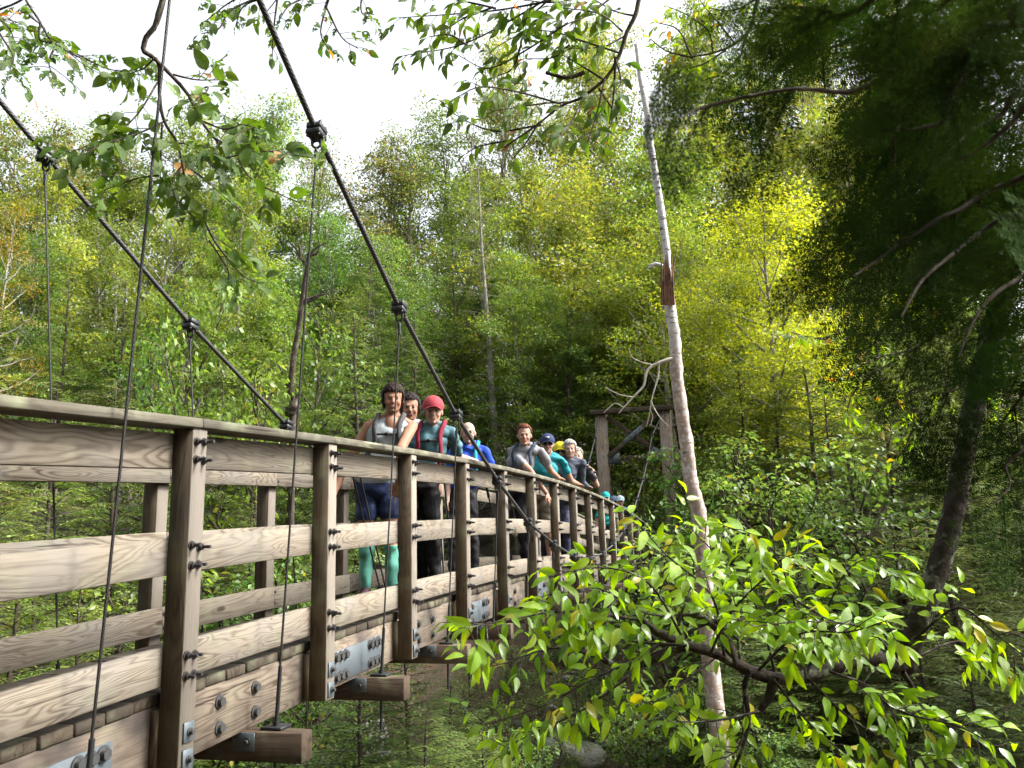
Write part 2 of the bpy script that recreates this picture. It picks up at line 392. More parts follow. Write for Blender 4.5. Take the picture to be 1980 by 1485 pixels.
# litter and small stones on the ravine floor
r = np.random.default_rng(55); nL = 9000; lx = r.uniform(-6, 10, nL); ly = r.uniform(4.5, 19, nL); lz = ground(lx, ly)+.02
th = r.uniform(0, 6.28, nL); Dl = np.stack([np.cos(th), np.sin(th), r.normal(0, .25, nL)], 1); Nl = np.stack([r.normal(0, .3, nL), r.normal(0, .3, nL), np.ones(nL)], 1); Ll = r.uniform(.05, .11, nL)
C_ = np.stack([lx, ly, lz], 1); Dl /= np.linalg.norm(Dl, axis=1, keepdims=True); Sl = np.cross(Dl, Nl); Sl /= np.linalg.norm(Sl, axis=1, keepdims=True)
V = np.stack([C_, C_+Dl*Ll[:, None]*.5+Sl*Ll[:, None]*.28, C_+Dl*Ll[:, None], C_+Dl*Ll[:, None]*.5-Sl*Ll[:, None]*.28], 1).reshape(-1, 3); b_ = np.arange(nL)[:, None]*4
M_LIT = leaf_mat('brown_leaf_litter', (.06, .032, .015), (.14, .085, .04), (.20, .15, .05), .12, .1, False, .8, .1)
tag(obj('leaf_litter', npmesh('leaf_litter', V, np.concatenate([b_+np.array([[0, 1, 2]]), b_+np.array([[0, 2, 3]])], 1).reshape(-1, 3)), M_LIT), 'brown fallen leaves strewn over the ravine floor', None, None, 'stuff')
nS = 420; sx = r.uniform(-4, 9, nS); sy = r.uniform(5, 17, nS); sr = r.uniform(.03, .13, nS)*r.uniform(.4, 1.2, nS); V3, F3 = ico(1); Vs = []; Fs_ = []
for i in range(nS): Vs.append((V3*(1+r.normal(0, .16, (len(V3), 1))))*sr[i]*np.array([1.2, 1, .6])+np.array([sx[i], sy[i], gz(sx[i], sy[i])+sr[i]*.2])); Fs_.append(F3+i*len(V3))
tag(obj('scattered_stones', npmesh('scattered_stones', np.vstack(Vs), np.vstack(Fs_)), M_ROCK), 'small stones scattered over the ravine floor', None, None, 'stuff')
for i, (u, v, L, rr, az, lab) in enumerate(((1000, 1455, 2.6, .07, .4, 'thin dead log lying below the bridge behind the birch leaves'), (660, 1440, 2.2, .09, -.5, 'dark fallen log under the second floor beam'), (1560, 1440, 3.0, .10, .2, 'fallen log lying in shade below the birch limb'), (880, 1470, 1.8, .05, .9, 'short dead branch on the ground left of the broad boulder'))):
    p = at_ground(u, v); d = np.array([math.cos(az), math.sin(az), 0]); P_ = []
    for t in np.linspace(-.5, .5, 9): w_ = p+d*L*t; P_.append((w_[0], w_[1], gz(w_[0], w_[1])+rr*.8+.03*math.sin(t*7)))
    m = MB(); m.tube(np.array(P_)-p, np.linspace(rr, rr*.6, 9), 9); tag(obj('fallen_log', m.mesh('fallen_log', True), M_BARKD, None, Matrix.Translation(tuple(p))), lab, 'log', 'dead wood on the ravine floor')

# ------------------------------------------------------------------ the footbridge
S, Y0, WID = 1.09, 2.7678, 0.9039
def camb(y): t = (y-3)/10; return .5423*t-.42438*t*t-.010841*t**3
def yn(k): return Y0+k*S                       # far edge of post k
ROOT = empty('footbridge', (-.45, 10.9, -.6))
tag(ROOT, 'weathered timber suspension footbridge hung from dark steel cables across the ravine', 'footbridge')
def slope_M(x, y0, y1, z, zc=True):
    """frame at the middle of the chord y0..y1 at height z above the deck datum"""
    a, b = camb(y0), camb(y1); th = math.atan2(b-a, y1-y0)
    return Matrix.Translation((x, (y0+y1)/2, z+(a+b)/2)) @ Matrix.Rotation(th, 4, 'X')
_box = {}
def boxm(name, d, b=.003):
    k = (name, tuple(round(v, 4) for v in d), b)
    if k not in _box: m = MB(); m.box((0, 0, 0), d, b); _box[k] = m.mesh(name)
    return _box[k]
def bolt_mesh():      # carriage bolt end with nut, along +X
    m = MB(); m.cyl((0, 0, 0), (.0035, 0, 0), .0175, 12); m.cyl((.0035, 0, 0), (.016, 0, 0), .0125, 6); m.cyl((.016, 0, 0), (.046, 0, 0), .0066, 8); return m.mesh('bolt')
def hex_mesh():       # hex head bolt on a round washer, along +X
    m = MB(); m.cyl((0, 0, 0), (.005, 0, 0), .029, 16); m.cyl((.005, 0, 0), (.022, 0, 0), .0195, 6); return m.mesh('hex_bolt')
ME_BOLT, ME_HEX = bolt_mesh(), hex_mesh()
ME_HEX.materials.append(M_HEX); ME_BOLT.materials.append(M_BLACK)
ROT_FAR = Matrix.Rotation(math.pi, 4, 'Z')
PR = range(-2, 17)
for side in (0, 1):                               # 0 the railing near the camera, 1 the far one
    X = (lambda x: x) if side == 0 else (lambda x: -WID-x-.04)   # mirrored: rail inner face sits at -WID
    sg = 1 if side == 0 else -1
    for k in PR:
        y = yn(k)-.045
        jx = rng.normal(0, .002); hgt = 1.106+.163
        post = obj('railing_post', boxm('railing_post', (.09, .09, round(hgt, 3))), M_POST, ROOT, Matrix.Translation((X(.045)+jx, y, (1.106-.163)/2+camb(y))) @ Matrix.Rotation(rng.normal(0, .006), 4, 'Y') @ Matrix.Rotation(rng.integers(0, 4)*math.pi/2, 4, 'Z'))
        post.matrix_basis = post.matrix_basis; 
        rails = (.2166, .6163, 1.019)
        if side == 0:
            for zr in rails:
                for dz in (-.036, .036):
                    for dy in ((-.022, .022) if k < 9 else (.0,)):
                        b = obj('bolt', ME_BOLT, None, post, Matrix.Translation((X(.09)+jx, y+dy+rng.normal(0, .002), zr+dz+camb(y)+rng.normal(0, .003))) @ Matrix.Rotation(rng.uniform(0, 1), 4, 'X') @ Matrix.Diagonal((rng.uniform(.8, 1.15), 1, 1, 1)))
            for zp in (-.02, -.115):
                pl = obj('washer_plate', boxm('washer_plate', (.007, .058, .07), .001), M_GALV, post, Matrix.Translation((X(.0935)+jx, y+.004, zp+camb(y))))
                obj('bolt', ME_HEX, None, post, Matrix.Translation((X(.097)+jx, y+.004, zp+camb(y))) @ Matrix.Diagonal((.9, .5, .5, 1)))
        else:
            for zr in rails:
                for dz in (-.036, .036):
                    obj('bolt', ME_HEX, None, post, Matrix.Translation((-WID-.002, y+.01, zr+dz+camb(y))) @ Matrix.Diagonal((.3, .42, .42, 1)))
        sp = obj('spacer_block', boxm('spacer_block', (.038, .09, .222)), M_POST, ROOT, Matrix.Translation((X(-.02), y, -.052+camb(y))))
    for k in list(PR)[:-1]:
        a, b = yn(k)-.045, yn(k+1)-.045
        L = math.hypot(b-a, camb(b)-camb(a))-.003
        for j, zr in enumerate((.2166, .6163, 1.019)):
            obj('rail_board', boxm('rail_board', (.039, round(L, 2), .138)), M_RAIL, ROOT, slope_M(X(-.02), a, b, zr+rng.normal(0, .002)))
        if k % 2 == 0:
            a2, b2 = a, min(yn(k+2)-.045, yn(16))
            # a cap board covers two bays, kinked at the middle post
            for (p, q) in ((a2, (a2+b2)/2), ((a2+b2)/2, b2)):
                obj('handrail_cap', boxm('handrail_cap', (.152, round(math.hypot(q-p, camb(q)-camb(p))-.002, 2), .038), .004), M_CAP, ROOT, slope_M(X(.026)+(0 if True else 0), p, q, 1.126))
    # outer stringer, one timber a bay length, spliced behind plates
    for k in list(PR)[:-1]:
        a, b = yn(k)+.545-S, yn(k)+.545
        st = obj('stringer', boxm('stringer', (.08, 1.088, .24)), M_STR, ROOT, slope_M(X(-.08), yn(k)-.045, yn(k+1)-.045, -.05))
        if side == 0:
            yc_ = (yn(k)+yn(k+1))/2-.045
            Mb = slope_M(0, yn(k)-.045, yn(k+1)-.045, -.05)
            if k % 2 == 1:
                plate = obj('splice_plate', boxm('splice_plate', (.01, .62, .165), .001), M_GALV, ROOT, Mb @ Matrix.Translation((-.034, .0, -.018)))
                for yy in (-.265, -.21, -.155, .155, .21, .265):
                    for zz in (-.068, .034): obj('hex_bolt', ME_HEX, None, plate, Mb @ Matrix.Translation((-.029, yy, zz)) @ Matrix.Rotation(rng.uniform(0, 1), 4, 'X'))
            else:
                for yy in (-.17, .09):
                    for zz in (-.06, .045): obj('hex_bolt', ME_HEX, None, st, Mb @ Matrix.Translation((-.0395, yy, zz)) @ Matrix.Rotation(rng.uniform(0, 1), 4, 'X'))
# deck planks, eight to a bay
PLK = S/8
for k in list(PR)[:-1]:
    for j in range(8):
        y = yn(k)-.045+(j+.5)*PLK
        ex = rng.normal(0, .004)
        obj('deck_plank', boxm('deck_plank', (round(WID-.065, 3), round(PLK-.005, 4), .042), .004), M_PLANK, ROOT,
            slope_M(-(WID)/2+ex-.0, y-PLK/2, y+PLK/2, .0925+rng.normal(0, .0012)))
# floor beams, brackets, hangers
NEAR = {-2: (.29, 4.17), -1: (.255, 3.36), 0: (.227, 2.654), 1: (.199, 2.047), 2: (.173, 1.537), 3: (.151, 1.135), 4: (.125, .808), 5: (.115, .595), 6: (.113, .437), 7: (.108, .376), 8: (.103, .418),
        9: (.104, .531), 10: (.124, .739), 11: (.131, 1.0), 12: (.142, 1.396), 13: (.16, 1.86), 14: (.18, 2.42), 15: (.20, 3.07)}
FAR = dict((k, (-WID-.04-x-.05, z+.02)) for k, (x, z) in NEAR.items()); FAR.update({-2: (-1.75, 4.3), -1: (-1.6, 3.52), 0: (-1.441, 2.796), 1: (-1.291, 2.092), 2: (-1.218, 1.559), 3: (-1.16, 1.155), 4: (-1.12, .82)})
def uv_tube(me, n, seg, rep_len):
    uv = me.uv_layers.new(name='UVMap'); nf = len(me.polygons); co = []
    for i in range(seg):
        for j in range(n):
            a, b = i*rep_len*3.77, (i+1)*rep_len*3.77
            co += [(a, j/n*3.77), (a, (j+1)/n*3.77), (b, (j+1)/n*3.77), (b, j/n*3.77)]
    arr = np.zeros(len(me.loops)*2, dtype=np.float32); c_ = np.array(co, dtype=np.float32).ravel()[:len(arr)]; arr[:len(c_)] = c_; uv.data.foreach_set('uv', arr)
def cable_mesh(name, P, r, n, lay):
    V, F = tube(P, r, n); me = npmesh(name, V, F, True)
    L = np.linalg.norm(np.diff(P, axis=0), axis=1).mean(); uv_tube(me, n, len(P)-1, L/lay); return me
def clamp_mesh():
    m = MB()
    for s in (-1, 1):
        m.box((0, 0, s*.0175), (.078, .082, .03), .004)
        for bx in (-.029, .029):
            for by in (-.026, .026): m.cyl((bx, by, s*.032), (bx, by, s*.042), .009, 6)
    m.box((0, 0, 0), (.055, .06, .012), 0)
    return m.mesh('cable_clamp')
def shackle_mesh():
    m = MB(); th = np.linspace(0, math.pi, 9)
    P = [(-.021, 0, -.028)] + [(-.021*math.cos(t), 0, -.062-.024*math.sin(t)) for t in th] + [(.021, 0, -.028)]
    m.tube(P, .0065, 8); m.tube([(0, -.011*math.cos(t), -.098-.016*math.sin(t)) for t in np.linspace(-.4, math.pi+.4, 10)], .0055, 6)
    m.tube([(0, 0, -.11), (0, 0, -.17)], [.011, .008], 8); return m.mesh('shackle', True)
ME_CLAMP, ME_SHACK = clamp_mesh(), shackle_mesh()
ME_CLAMP.materials.append(M_CLAMP); ME_SHACK.materials.append(M_CLAMP)
SADDLE_F = 3.92; SADDLE_N = 4.75
for side, TAB in ((0, NEAR), (1, FAR)):
    ks = sorted(TAB)
    pts = [(TAB[k][0], yn(k)+.57, TAB[k][1]) for k in ks]
    e0 = (.33 if side == 0 else -1.95, .55, SADDLE_N); e1 = (.40 if side == 0 else -1.33, 21.3, SADDLE_F)
    path = smooth_path([(e0[0]+(.25 if side == 0 else -.25), -6.0, -.9), e0] + pts + [e1, (e1[0], 29.0, .35)], 1)
    path = np.vstack([[(e0[0], -6.0, -1.2)], [e0], pts, [e1], [(e1[0], 28.5, .9)]])
    fine = []
    for i in range(len(path)-1):
        for t in np.arange(14)/14: fine.append(path[i]*(1-t)+path[i+1]*t)
    fine.append(path[-1]); fine = np.array(fine)
    main = obj('main_cable', cable_mesh('main_cable', fine, .0145, 10, .22), M_CABLE, ROOT)
    for i, k in enumerate(ks):
        x, y, z = pts[i]
        p0 = np.array(pts[i-1] if i else e0); p1 = np.array(pts[i+1] if i+1 < len(pts) else e1)
        T = unit(p1-p0); Xa = unit(np.cross(T, (0, 0, 1))); Za = np.cross(Xa, T)
        bx = .083 if side == 0 else -WID-.04-.083-.05
        zb = camb(y)-.17
        # clamps sit square to the hanger, as on the photograph: only gently tilted with the cable
        T2 = unit(T*np.array([1, 1, .35])); Xa = unit(np.cross(T2, (0, 0, 1))); Za = np.cross(Xa, T2)
        cl = obj('cable_clamp', ME_CLAMP, None, ROOT, mat_axes((x, y, z), Xa, T2, Za))
        obj('shackle', ME_SHACK, None, cl, Matrix.Translation((x, y, z)) @ Matrix.Rotation(rng.uniform(-.4, .4), 4, 'Z'))
        top = np.array((x, y, z-.13)); bot = np.array((bx, y, zb+.02))
        if top[2]-bot[2] > .12:
            P = np.array([top+(bot-top)*t for t in np.linspace(0, 1, 20)])
            obj('hanger_cable', cable_mesh('hanger_cable', P, .0052, 8, .1), M_HANG, ROOT)
        m = MB(); lo = np.array((bx, y, zb)); d = unit(top-lo)
        m.tube([lo+d*.012, lo+d*min(.26, max(.02, top[2]-zb-.05))], .0092, 8); m.cyl((bx, y, zb), (bx, y, zb+.03), .015, 6)
        m.box((bx, y, zb+.005), (.10, .09, .012), .001)
        rod = obj('hanger_rod', m.mesh('hanger_rod'), M_CLAMP, ROOT)
        m = MB(); m.tube([(bx, y, zb-.12), (bx, y, zb-.30)], .008, 8); obj('rod_end', m.mesh('rod_end'), M_CLAMP, rod)
for k in range(-2, 16):
    y = yn(k)+.545
    bm_ = obj('floor_beam', boxm('floor_beam', (1.452, .09, .122), .004), M_BEAM, ROOT, Matrix.Translation((-.476, y, camb(y)-.232+.0)))
    for x in (-.03, -WID-.04+.03):
        obj('angle_bracket', boxm('angle_bracket', (.11, .006, .075), .001), M_GALV, bm_, Matrix.Translation((x, y-.049, camb(y)-.212)))
        obj('bolt', ME_HEX, None, bm_, Matrix.Translation((x+.02, y-.053, camb(y)-.212)) @ Matrix.Rotation(-math.pi/2, 4, 'Z') @ Matrix.Diagonal((.7, .6, .6, 1)))
# towers: two legs, cross beams, X brace and gusset plates
def tower(yt, xl, xr, top, zlow, braced):
    t = None; parts = []
    gl = min(gz(xl, yt), gz(xr, yt))-.4
    def part(name, d, M, mat): 
        o = obj(name, boxm(name+'_t', d, .008), mat, ROOT, M); return o
    for x in (xl, xr):
        part('tower_leg', (.30, .26, round(top+.1-gl, 2)), Matrix.Translation((x, yt, (top+.1+gl)/2)), M_TOWER)
    if not braced: 
        part('tower_cross_beam', (xr-xl+.7, .2, .2), Matrix.Translation(((xl+xr)/2, yt-.24, top-.3)), M_BEAM); return
    w = xr-xl
    part('tower_cross_beam', (w+.5, .16, .13), Matrix.Translation(((xl+xr)/2, yt-.215, top+.02)), M_BEAM)
    part('tower_cross_beam', (w-.3, .14, .13), Matrix.Translation(((xl+xr)/2, yt-.04, zlow)), M_BEAM)
    h = top-zlow-.16; Ld = math.hypot(w-.34, h); a = math.atan2(h, w-.34)
    for s in (1, -1):
        br = part('diagonal_brace', (Ld, .09, .13), Matrix.Translation(((xl+xr)/2, yt-.03-.1*(s > 0), (top+zlow)/2-.02)) @ Matrix.Rotation(-s*a, 4, 'Y'), M_BEAM)
    ctr = Matrix.Translation(((xl+xr)/2, yt-.185, (top+zlow)/2-.02)) @ Matrix.Rotation(-a, 4, 'Y')
    pl = obj('gusset_plate', boxm('brace_plate', (.62, .012, .125), .001), M_GALV, ROOT, ctr)
    for dx in (-.24, -.08, .08, .24): obj('hex_bolt', ME_HEX, None, pl, ctr @ Matrix.Translation((dx, -.006, 0)) @ Matrix.Rotation(-math.pi/2, 4, 'Z'))
    V = np.array([(x, yy, z) for yy in (-.006, .006) for x, z in ((-.16, -.16), (.16, -.16), (.16, .1), (.02, .24), (-.16, .12))])
    F = [np.array([[0, 1, 2, 3, 4], [9, 8, 7, 6, 5]]), np.array([[i, i+5, (i+1) % 5+5, (i+1) % 5] for i in range(5)])]
    gm = npmesh('gusset_plate', V, F)
    for x, fl in ((xl+.31, 1), (xr-.31, -1)):
        M = Matrix.Translation((x, yt-.122, zlow+.02)) @ Matrix.Diagonal((fl, 1, 1, 1))
        g = obj('gusset_plate', gm, M_GALV, ROOT, M)
        for dx, dz in ((-.09, -.1), (.09, -.1), (-.03, .06), (.03, .14)): obj('hex_bolt', ME_HEX, None, g, M @ Matrix.Translation((dx, -.006, dz)) @ Matrix.Rotation(-math.pi/2, 4, 'Z'))
tower(21.45, -1.30, .40, 3.95, 2.72, True)
tower(.45, -1.95, .33, 4.75, 3.2, False)

# ------------------------------------------------------------------ foliage builders
def leaf_quads(C, D, Nn, L, Wd, fold=.18):
    """small pointed leaves, two triangles each folded along the midrib"""
    C, D, Nn = np.asarray(C), unit(D), unit(Nn); L = np.asarray(L)[:, None]; Wd = np.asarray(Wd)[:, None]
    Sd = unit(np.cross(D, Nn)); Nn = np.cross(Sd, D)
    m = C + D*L*.45
    V = np.stack([C, m+Sd*Wd*.5+Nn*Wd*fold, C+D*L, m-Sd*Wd*.5+Nn*Wd*fold], 1).reshape(-1, 3)
    b = np.arange(len(C))[:, None]*4
    F = np.concatenate([b+np.array([[0, 1, 2]]), b+np.array([[0, 2, 3]])], 1).reshape(-1, 3)
    return V, F
def join(parts):
    V = []; F = {}; n = 0
    for v, f in parts:
        V.append(v); F.setdefault(f.shape[1], []).append(f+n); n += len(v)
    return np.vstack(V), [np.vstack(f) for f in F.values()]
def wander(r, p, d, L, n, amp, up=0.0, droop=0.0):
    P = [np.array(p, float)]; d = unit(d).copy(); st = L/n
    for i in range(n):
        d = unit(d + r.normal(0, amp, 3) + np.array([0, 0, up-droop*(i/n)])); P.append(P[-1]+d*st)
    return np.array(P)
def broadleaf(seed, H=14.0, base=.28, Rr=3.0, nl=30, leaf=.11, nspray=1.0, per=44, tilt=.35, rtrunk=.13, spread=.55, lean=.03, top=1.0):
    """trunk+limbs mesh and crown mesh of one broad-leaved tree, foot at the origin"""
    r = np.random.default_rng(seed); wd = []; C = []; D = []; Nn = []; Ls = []
    tr = wander(r, (0, 0, 0), (r.normal(0, lean), r.normal(0, lean), 1), H*.97, 14, .05, .05)
    rad = rtrunk*(1-np.linspace(0, 1, 15)**1.1)+.012; wd.append(tube(tr, rad, 8))
    hs = np.linspace(base, .97, nl)
    az = r.uniform(0, 6.28)
    for h in hs:
        az += 2.4+r.normal(0, .5); t = h*14; i = min(int(t), 13); p = tr[i]+(tr[i+1]-tr[i])*(t-i)
        q = (h-base)/(1-base); prof = (.55+.75*math.sin(math.pi*min(1, q*.85+.12)))*(1-.55*q*top)
        L = Rr*prof*r.uniform(.65, 1.15); el = .25+.75*q+r.normal(0, .15)
        d = (math.cos(az)*math.cos(el), math.sin(az)*math.cos(el), math.sin(el))
        lb = wander(r, p, d, L, 6, .14, .04); r0 = .012+.016*L*(1-.5*q)
        wd.append(tube(lb, np.linspace(r0, .006, 7), 5))
        for s in range(max(2, int(L*2.3*nspray))):
            t2 = r.uniform(.3, 1.0)*6; j = min(int(t2), 5); a = lb[j]+(lb[j+1]-lb[j])*(t2-j)
            dd = unit(np.array(unit(lb[j+1]-lb[j]))+r.normal(0, .75, 3)+np.array([0, 0, .1]))
            sb = wander(r, a, dd, r.uniform(.35, .95)*spread*1.6, 3, .2)
            wd.append(tube(sb, np.linspace(.009, .003, 4), 3))
            c = sb[-1]*.6+sb[1]*.4; up = unit(np.array([r.normal(0, tilt), r.normal(0, tilt), 1.0])); n = int(per*r.uniform(.6, 1.4))
            e1 = unit(np.cross(up, dd)); e2 = np.cross(up, e1)
            rr = np.sqrt(r.uniform(0, 1, n))*spread*r.uniform(.7, 1.2); th = r.uniform(0, 6.28, n)
            q_ = c+rr[:, None]*(np.cos(th)[:, None]*e1+np.sin(th)[:, None]*e2*1.25)+up*(r.normal(0, .07, n)-.10*rr*rr)[:, None]
            C.append(q_); D.append(unit(np.cos(th)[:, None]*e1+np.sin(th)[:, None]*e2+r.normal(0, .6, (n, 3))+np.array([0, 0, -.35])))
            Nn.append(unit(up+r.normal(0, .45, (n, 3)))); Ls.append(leaf*r.uniform(.65, 1.3, n))
    C = np.vstack(C); D = np.vstack(D); Nn = np.vstack(Nn); Ls = np.concatenate(Ls)
    V, F = leaf_quads(C, D, Nn, Ls, Ls*.62)
    v, f = join(wd)
    return npmesh('trunk', v, f, True), npmesh('crown', V, [F])
def conifer(seed, H=12.0, Rr=2.6, base=.08, step=.17, lat=.13, leaf=.13, droop=.28, sparse=0.0, dead=.0, el0=.25, topw=.12):
    r = np.random.default_rng(seed); wd = []; C = []; D = []; Nn = []; Ls = []
    tr = wander(r, (0, 0, 0), (r.normal(0, .015), r.normal(0, .015), 1), H*.985, 12, .018, .02)
    wd.append(tube(tr, .012*H*(1-np.linspace(0, 1, 13)**.9)+.012, 8))
    z = base*H; az = r.uniform(0, 6.28)
    while z < H*.985:
        h = z/H; t = h/.985*12; i = min(int(t), 11); p = tr[i]+(tr[i+1]-tr[i])*(t-i)
        az += 2.4+r.normal(0, .4)
        L = Rr*((1-h)**.8+topw*.6)*r.uniform(.6, 1.12); el = el0*(1-h)*r.normal(1, .5)+.5*h-.02
        d = np.array((math.cos(az)*math.cos(el), math.sin(az)*math.cos(el), math.sin(el)))
        n = max(4, int(L/.25)); br = wander(r, p, d, L, n, .05, .02, droop)
        isdead = r.uniform() < dead*(1.6-2.2*h)
        wd.append(tube(br, np.linspace(.008+.008*L, .003, n+1), 4))
        if isdead:
            for _ in range(int(L*4)):
                t2 = r.uniform(.2, 1)*n; j = min(int(t2), n-1); a = br[j]+(br[j+1]-br[j])*(t2-j)
                wd.append(tube(wander(r, a, unit(br[j+1]-br[j])+r.normal(0, .7, 3), r.uniform(.1, .4), 2, .2), [.004, .003, .0015], 3))
        else:
            k = int(L/lat)
            for s in range(k):
                f = (s+.6)/k
                if f < .14+.5*sparse*r.uniform() or r.uniform() < sparse: continue
                t2 = f*n; j = min(int(t2), n-1); a = br[j]+(br[j+1]-br[j])*(t2-j); T = unit(br[j+1]-br[j])
                up = unit(np.array([0, 0, 1.0])-T*T[2]); sd = np.cross(T, up)*(1 if s % 2 else -1)
                ln = min(.62, .52*L*(1.05-f)**.7+.08)*r.uniform(.7, 1.15)
                dd = unit(T*.75+sd*.8+np.array([0, 0, -.22])+r.normal(0, .1, 3)); m = max(3, int(ln/.05))
                q = (np.arange(m)+.5)/m; pos = a+dd*(q*ln)[:, None]+np.array([0, 0, -1.])*(q*q*ln*.22)[:, None]
                s2 = np.where(np.arange(m) % 2 == 0, 1, -1)[:, None]; perp = unit(np.cross(dd, up))
                C.append(pos); D.append(unit(dd*.8+perp*s2*.75+r.normal(0, .18, (m, 3))+np.array([0, 0, -.15]))); Nn.append(unit(up+r.normal(0, .22, (m, 3)))); Ls.append(leaf*(1.15-.5*q)*r.uniform(.75, 1.2, m))
                C.append(a[None]); D.append(dd[None]); Nn.append(up[None]); Ls.append(np.array([ln*.9]))
        z += step*r.uniform(.5, 1.4)*(1-.35*h)
    C = np.vstack(C); D = np.vstack(D); Nn = np.vstack(Nn); Ls = np.concatenate(Ls)
    V, F = leaf_quads(C, D, Nn, Ls, np.where(Ls > .2, .022, Ls*.34), .1)
    v, f = join(wd); return npmesh('trunk', v, f, True), npmesh('crown', V, [F])
TREES = {
 'bl': [broadleaf(11, nl=36, per=78, nspray=1.75), broadleaf(12, Rr=3.3, base=.16, nl=38, per=76, nspray=1.7), broadleaf(13, Rr=2.7, base=.24, nl=36, leaf=.10, per=84, nspray=1.8)],
 'thin': [broadleaf(21, Rr=2.7, base=.3, nl=28, nspray=1.2, per=70, leaf=.09, lean=.05), broadleaf(22, Rr=3.0, base=.25, nl=30, nspray=1.15, per=66, leaf=.09, spread=.5)],
 'layer': [broadleaf(31, H=11, Rr=3.7, base=.14, nl=36, tilt=.13, per=105, leaf=.10, spread=.72, nspray=1.5), broadleaf(32, H=11, Rr=3.4, base=.1, nl=36, tilt=.15, per=100, leaf=.10, spread=.68, nspray=1.5)],
 'hem': [conifer(41, step=.125, lat=.085), conifer(42, Rr=3.0, step=.14, lat=.085), conifer(43, H=8, Rr=2.6, step=.11, lat=.08)],
 'spr': [conifer(51, H=17, Rr=2.0, base=.12, step=.2, lat=.1, droop=.18, sparse=.12, dead=.85, el0=-.05), conifer(52, H=16, Rr=2.1, step=.17, lat=.095, droop=.2, sparse=.05, dead=.25, el0=.05)],
 'sap': [broadleaf(61, H=3.2, Rr=1.15, base=.1, nl=22, leaf=.085, per=26, tilt=.2, rtrunk=.02, spread=.3, nspray=2.2), broadleaf(62, H=2.6, Rr=1.3, base=.08, nl=20, leaf=.09, per=26, tilt=.15, rtrunk=.018, spread=.33, nspray=2.2)]}
REFH = {'bl': 14, 'thin': 14, 'layer': 11, 'hem': 12, 'spr': 17, 'sap': 3}
NAME = {'bl': 'broadleaf_tree', 'thin': 'slender_tree', 'layer': 'maple_tree', 'hem': 'hemlock_tree', 'spr': 'spruce_tree', 'sap': 'sapling'}
CATS = {'bl': 'tree', 'thin': 'tree', 'layer': 'maple', 'hem': 'hemlock', 'spr': 'spruce', 'sap': 'sapling'}
COLW = {'pale': 'pale green', 'mid': 'mid green', 'yellow': 'yellow green', 'gold': 'bright yellow', 'olive': 'thin olive', 'orange': 'orange tinged', 'deep': 'deep green', 'hem': 'dark green', 'hemlight': 'fresh green', 'spruce': 'grey green'}
LANDX = [(60, 'at the left edge of the view'), (170, 'behind the leftmost far hanger'), (300, 'behind the near hanger wire'), (420, 'behind the hanging leafy branch'), (540, 'left of the second near hanger'), (650, 'behind the second near hanger'),
         (760, 'above the dark haired hiker'), (860, 'above the red capped hiker'), (940, 'above the hiker in glasses'), (1030, 'above the grey shirted hiker'), (1120, 'above the yellow capped hiker'), (1220, 'beside the far tower left leg'),
         (1330, 'behind the white birch snag'), (1450, 'just right of the white birch snag'), (1600, 'between the birch snag and the dark hemlock'), (1760, 'behind the near hemlock boughs'), (1900, 'behind the lichened limb'), (9999, 'at the right edge of the view')]
def where(u): return next(t for a, t in LANDX if u < a)
used_labels = {}
def tree(kind, leafc, u, d, vtop, k=None, wide=1.0, rowword=None, label=None):
    """tree whose foot stands on the ground under photo column u at depth d and whose top reaches photo row vtop"""
    p = px(u, 1049, d); x, y = p[0], p[1]; z = gz(x, y)
    t = px(u, vtop, d); H = max(1.0, t[2]-z)
    k = int(rng.integers(0, len(TREES[kind]))) if k is None else k % len(TREES[kind])
    tm, cm = TREES[kind][k]; s = H/{('hem', 2): 8, ('spr', 1): 16, ('sap', 0): 3.2, ('sap', 1): 2.6}.get((kind, k), REFH[kind])
    rz = rng.uniform(0, 6.28); w_ = wide*(min(1.45, s)/s if s > .75 else 1.0+.5*(.75-s))
    root = empty(NAME[kind], (x, y, z-.1))
    M = Matrix.Translation((x, y, z-.1)) @ Matrix.Rotation(rz, 4, 'Z') @ Matrix.Diagonal((s*w_, s*w_, s, 1))
    obj('trunk', tm, M_BARKD if kind in ('hem', 'sap') else M_BARK, root, M); obj('crown', cm, M_LF[leafc], root, M)
    if label is None:
        rw = rowword or ('tall' if vtop < 330 else 'middling' if vtop < 560 else 'low')
        label = f"{rw} {COLW[leafc]} {NAME[kind].replace('_', ' ')} {where(u)}"
    g = used_labels.get(label, 0)
    if g:
        label2 = label.replace(NAME[kind].replace('_', ' '), ('farther ', 'nearer ', 'half hidden ', 'narrow ', 'smaller ')[(g-1) % 5]+NAME[kind].replace('_', ' '))
        used_labels[label] = g+1; label = label2
    else: used_labels[label] = 1
    tag(root, label, CATS[kind], {'sap': 'saplings on the slopes', 'hem': 'hemlocks on the slopes'}.get(kind, 'trees of the hillside forest'))
    return root
def skyline(u): return float(np.interp(u, [-200, 0, 120, 200, 330, 430, 520, 600, 700, 800, 900, 1000, 1100, 1300, 1600, 2100], [150, 150, 195, 225, 120, 85, 185, 205, 180, 195, 150, 60, -40, -90, -120, -140]))
